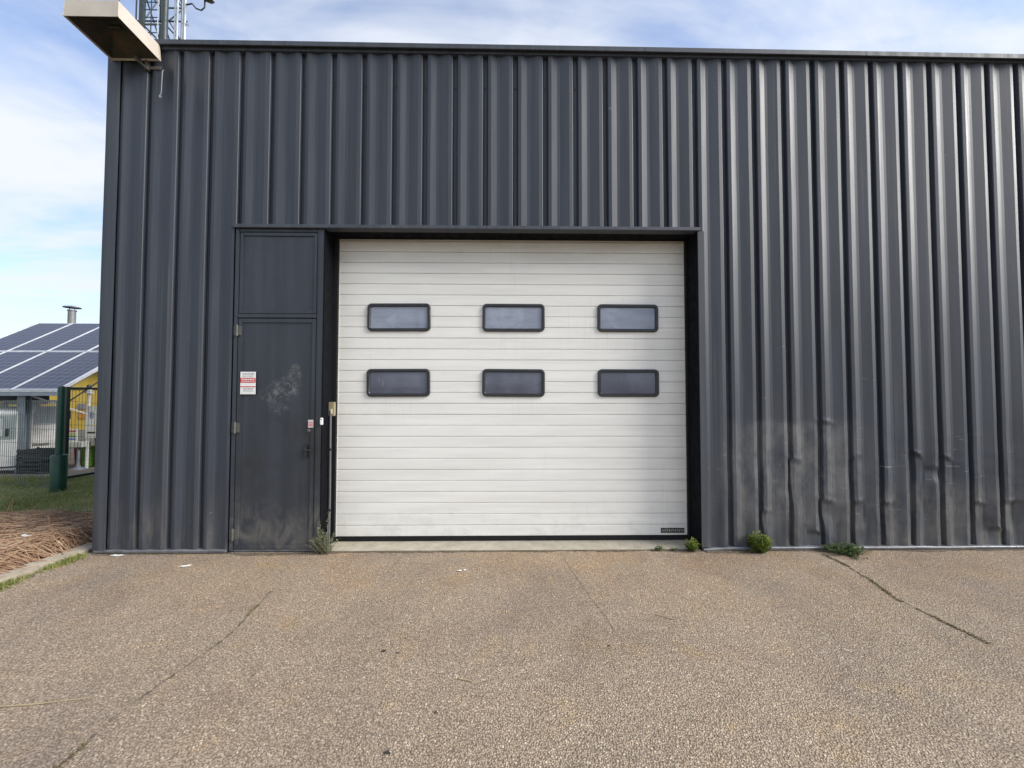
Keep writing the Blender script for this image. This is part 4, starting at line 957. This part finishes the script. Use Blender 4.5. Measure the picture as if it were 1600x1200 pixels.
MB().box(-14.55, -12.5, 9.57, 9.594, -.4, .38).build('lower_wall', plain('grey base render', (.36, .34, .30), .8), yb)

# stands and bins in the yard
Yz = zg(0, 6.5)
ns2 = tag(empty('notice_board', (-10.62, 6.5, Yz)), 'white notice boards on a pole beyond the mesh gate', 'notice board')
MB().lathe([(.035, 0), (.035, 1.92)], (-.15, 0.03, 0), 12).build('pole', white_p, ns2, smooth=40); MB().lathe([(.09, 1.92), (.09, 1.96), (.045, 2.04), (.01, 2.05)], (-.15, .03, 0), 14).build('cap', white_p, ns2, smooth=40)
MB().lathe([(.045, 2.06), (.055, 2.1), (.03, 2.15)], (-.15, .03, 0), 12).build('lamp_head', plain('grey lamp head', (.2, .2, .2), .5), ns2, smooth=40)
MB().box(-.18, .28, -.02, -.005, 1.12, 1.60).build('board', white_p, ns2); MB().box(-.17, .28, -.025, -.01, .78, 1.10).build('board', white_p, ns2)
for x in (-.03, .03): MB().box(x-.012, x+.012, -.027, -.021, 1.28, 1.45).build('printed_mark', plain('blue grey mark', (.2, .25, .4), .5), ns2)
MB().box(-.10, .10, -.032, -.026, .90, .94).build('printed_line', blk, ns2)
st2 = tag(empty('display_stand', (-10.80, 6.35, Yz)), 'grey pedestal stand with white tray and coloured sign', 'display stand')
MB().lathe([(.16, 0), (.15, .02), (.05, .07), (.035, .2), (.03, .56)], (0, 0, 0), 16).build('pedestal', galv, st2, smooth=40)
MB().box(-.24, .13, -.06, .1, .56, .70).build('tray', plain('pale grey tray', (.55, .56, .52), .5), st2, bevel=.01)
MB().box(-.23, .0, -.04, -.02, .70, 1.03).build('sign', white_p, st2)
for z, c in ((.95, (.6, .12, .1)), (.88, (.65, .55, .1)), (.82, (.1, .45, .12)), (.75, (.15, .2, .6))): MB().box(-.20, -.03, -.046, -.041, z, z+.04).build('colour_band', plain('coloured print', c, .5), st2)
bin_m = lambda n, c: plain(n, c, .5)
def yard_bin(x, yv, w, h, col, label):
    o = tag(empty('yard_bin', (x, yv, zg(x, yv))), label, 'bin'); m = MB()
    a = [(-w*.42, -w*.42, 0), (w*.42, -w*.42, 0), (w*.42, w*.42, 0), (-w*.42, w*.42, 0)]; b = [(-w*.5, -w*.5, h), (w*.5, -w*.5, h), (w*.5, w*.5, h), (-w*.5, w*.5, h)]
    m.add(a+b, [(0,3,2,1),(0,1,5,4),(1,2,6,5),(2,3,7,6),(3,0,4,7),(4,5,6,7)]); c = plain('bin plastic', col, .5); m.build('tub', c, o, bevel=.01)
    MB().box(-w*.53, w*.53, -w*.53, w*.53, h+.001, h+.04).build('lid', c, o, bevel=.012)
yard_bin(-10.98, 6.8, .24, .50, (.14, .30, .03), 'bright green bin behind the display stand')
yard_bin(-11.28, 6.9, .22, .58, (.30, .03, .03), 'dark red bin left of the green bin')
yard_bin(-10.48, 6.9, .5, .78, (.07, .07, .06), 'dark bin behind the notice board')
tag(MB().box(-.22, .22, -.2, .2, 0, .22).build('red_crate', plain('faded red plastic', (.42, .12, .08), .5), None, (-10.48, 6.9, zg(0, 6.9)+.825), bevel=.02), 'faded red box lying on the dark bin', 'box')

# lattice mast behind the roof
ms = tag(empty('lattice_mast', (-13.9, 12, -.37)), 'tall lattice antenna mast rising behind the roof corner', 'mast')
mdark = plain('dark mast steel', (.035, .05, .05), .5); mlight = plain('pale mast steel', (.5, .52, .54), .4, .3)
HM = 21.0; L4 = [(-.62, -.3), (.28, -.3), (.28, .55), (-.62, .55)]
for i, (x, yv) in enumerate(L4): MB().lathe([(.11 if i < 2 else .07, 0), (.10 if i < 2 else .06, HM)], (x, yv, 0), 10).build('leg', mdark, ms, smooth=40)
for k in range(14):
    z = 1.5*k+.2
    for (a, b) in ((0, 1), (1, 2), (2, 3), (3, 0)):
        pa, pb = L4[a], L4[b]; q = MB(); q.bar((pa[0], pa[1], z), (pb[0], pb[1], z), .04)
        q.bar((pa[0], pa[1], z), (pb[0], pb[1], z+1.45), .035) if k % 2 else q.bar((pb[0], pb[1], z), (pa[0], pa[1], z+1.45), .035); q.build('brace', mlight if a == 0 and k % 3 else mdark, ms)
for x in (-.42, -.16, .10): MB().tube([(x, -.42, .3), (x, -.42, HM)], .02, 6).build('ladder_rail', mlight if x > 0 else mdark, ms)
for k in range(66): MB().box(-.44, .12, -.435, -.41, .4+k*.31, .425+k*.31).build('rung', mdark, ms)
for x, r in ((.58, .025), (.68, .04), (.88, .03), (.98, .04)): MB().tube([(x, -.2, 2), (x, -.2, HM)], r, 8).build('feeder_pipe', mlight, ms, smooth=40)
for x in (-1.05, -.82, -1.75): MB().tube([(x, -.1, 8), (x, -.1, HM)], .028, 6).build('cable', plain('grey mast cable', (.2, .2, .22), .5), ms)
for z in (15.9, 17.0, 18.2): MB().bar((-1.75, -.1, z), (1.0, -.1, z), .04).build('cross_arm', mdark, ms)
MB().tube([(1.0, -.2, 17.6), (1.25, -.2, 17.65), (1.42, -.2, 17.45), (1.62, -.2, 17.38), (1.75, -.2, 17.5), (1.76, -.2, 18.0)], .028, 8).build('antenna_arm', mdark, ms, smooth=60)
m = MB(); m.lathe([(.03, -.08), (.22, -.02), (.30, .08), (.28, .085), (.03, -.05)], (0, 0, 0), 16); m.build('dish', plain('brownish dish', (.14, .11, .09), .5), ms, (1.78, -.2, 17.85), (R(15), R(25), 0), smooth=50)
for x, z in ((.8, 18.6), (-1.0, 18.6)): MB().box(x-.15, x+.15, -.5, -.36, z, z+1.9).build('panel_antenna', mlight, ms, bevel=.03)
MB().bar((.85, -.2, 16.9), (1.15, -.2, 16.75), .05).build('bracket', mlight, ms)

# far hills
m = MB(); n = 48; v = []
for i in range(n+1):
    az = R(-110+220*i/n)                 # left to right of straight ahead
    ridge = 33+26*noise.noise(Vector((az*2.6, 3.3, 0)))+18*math.exp(-((math.degrees(az)+56)/9)**2)
    for dd, hh in ((330, -2), (380, ridge*.55), (425, ridge), (470, ridge*.7), (600, -2)): v.append((dd*math.sin(az), dd*math.cos(az), hh))
m.add(v, [(i*5+k, i*5+k+1, (i+1)*5+k+1, (i+1)*5+k) for i in range(n) for k in range(4)])
tag(m.build('hills', M['hill'], smooth=80), kind='structure')
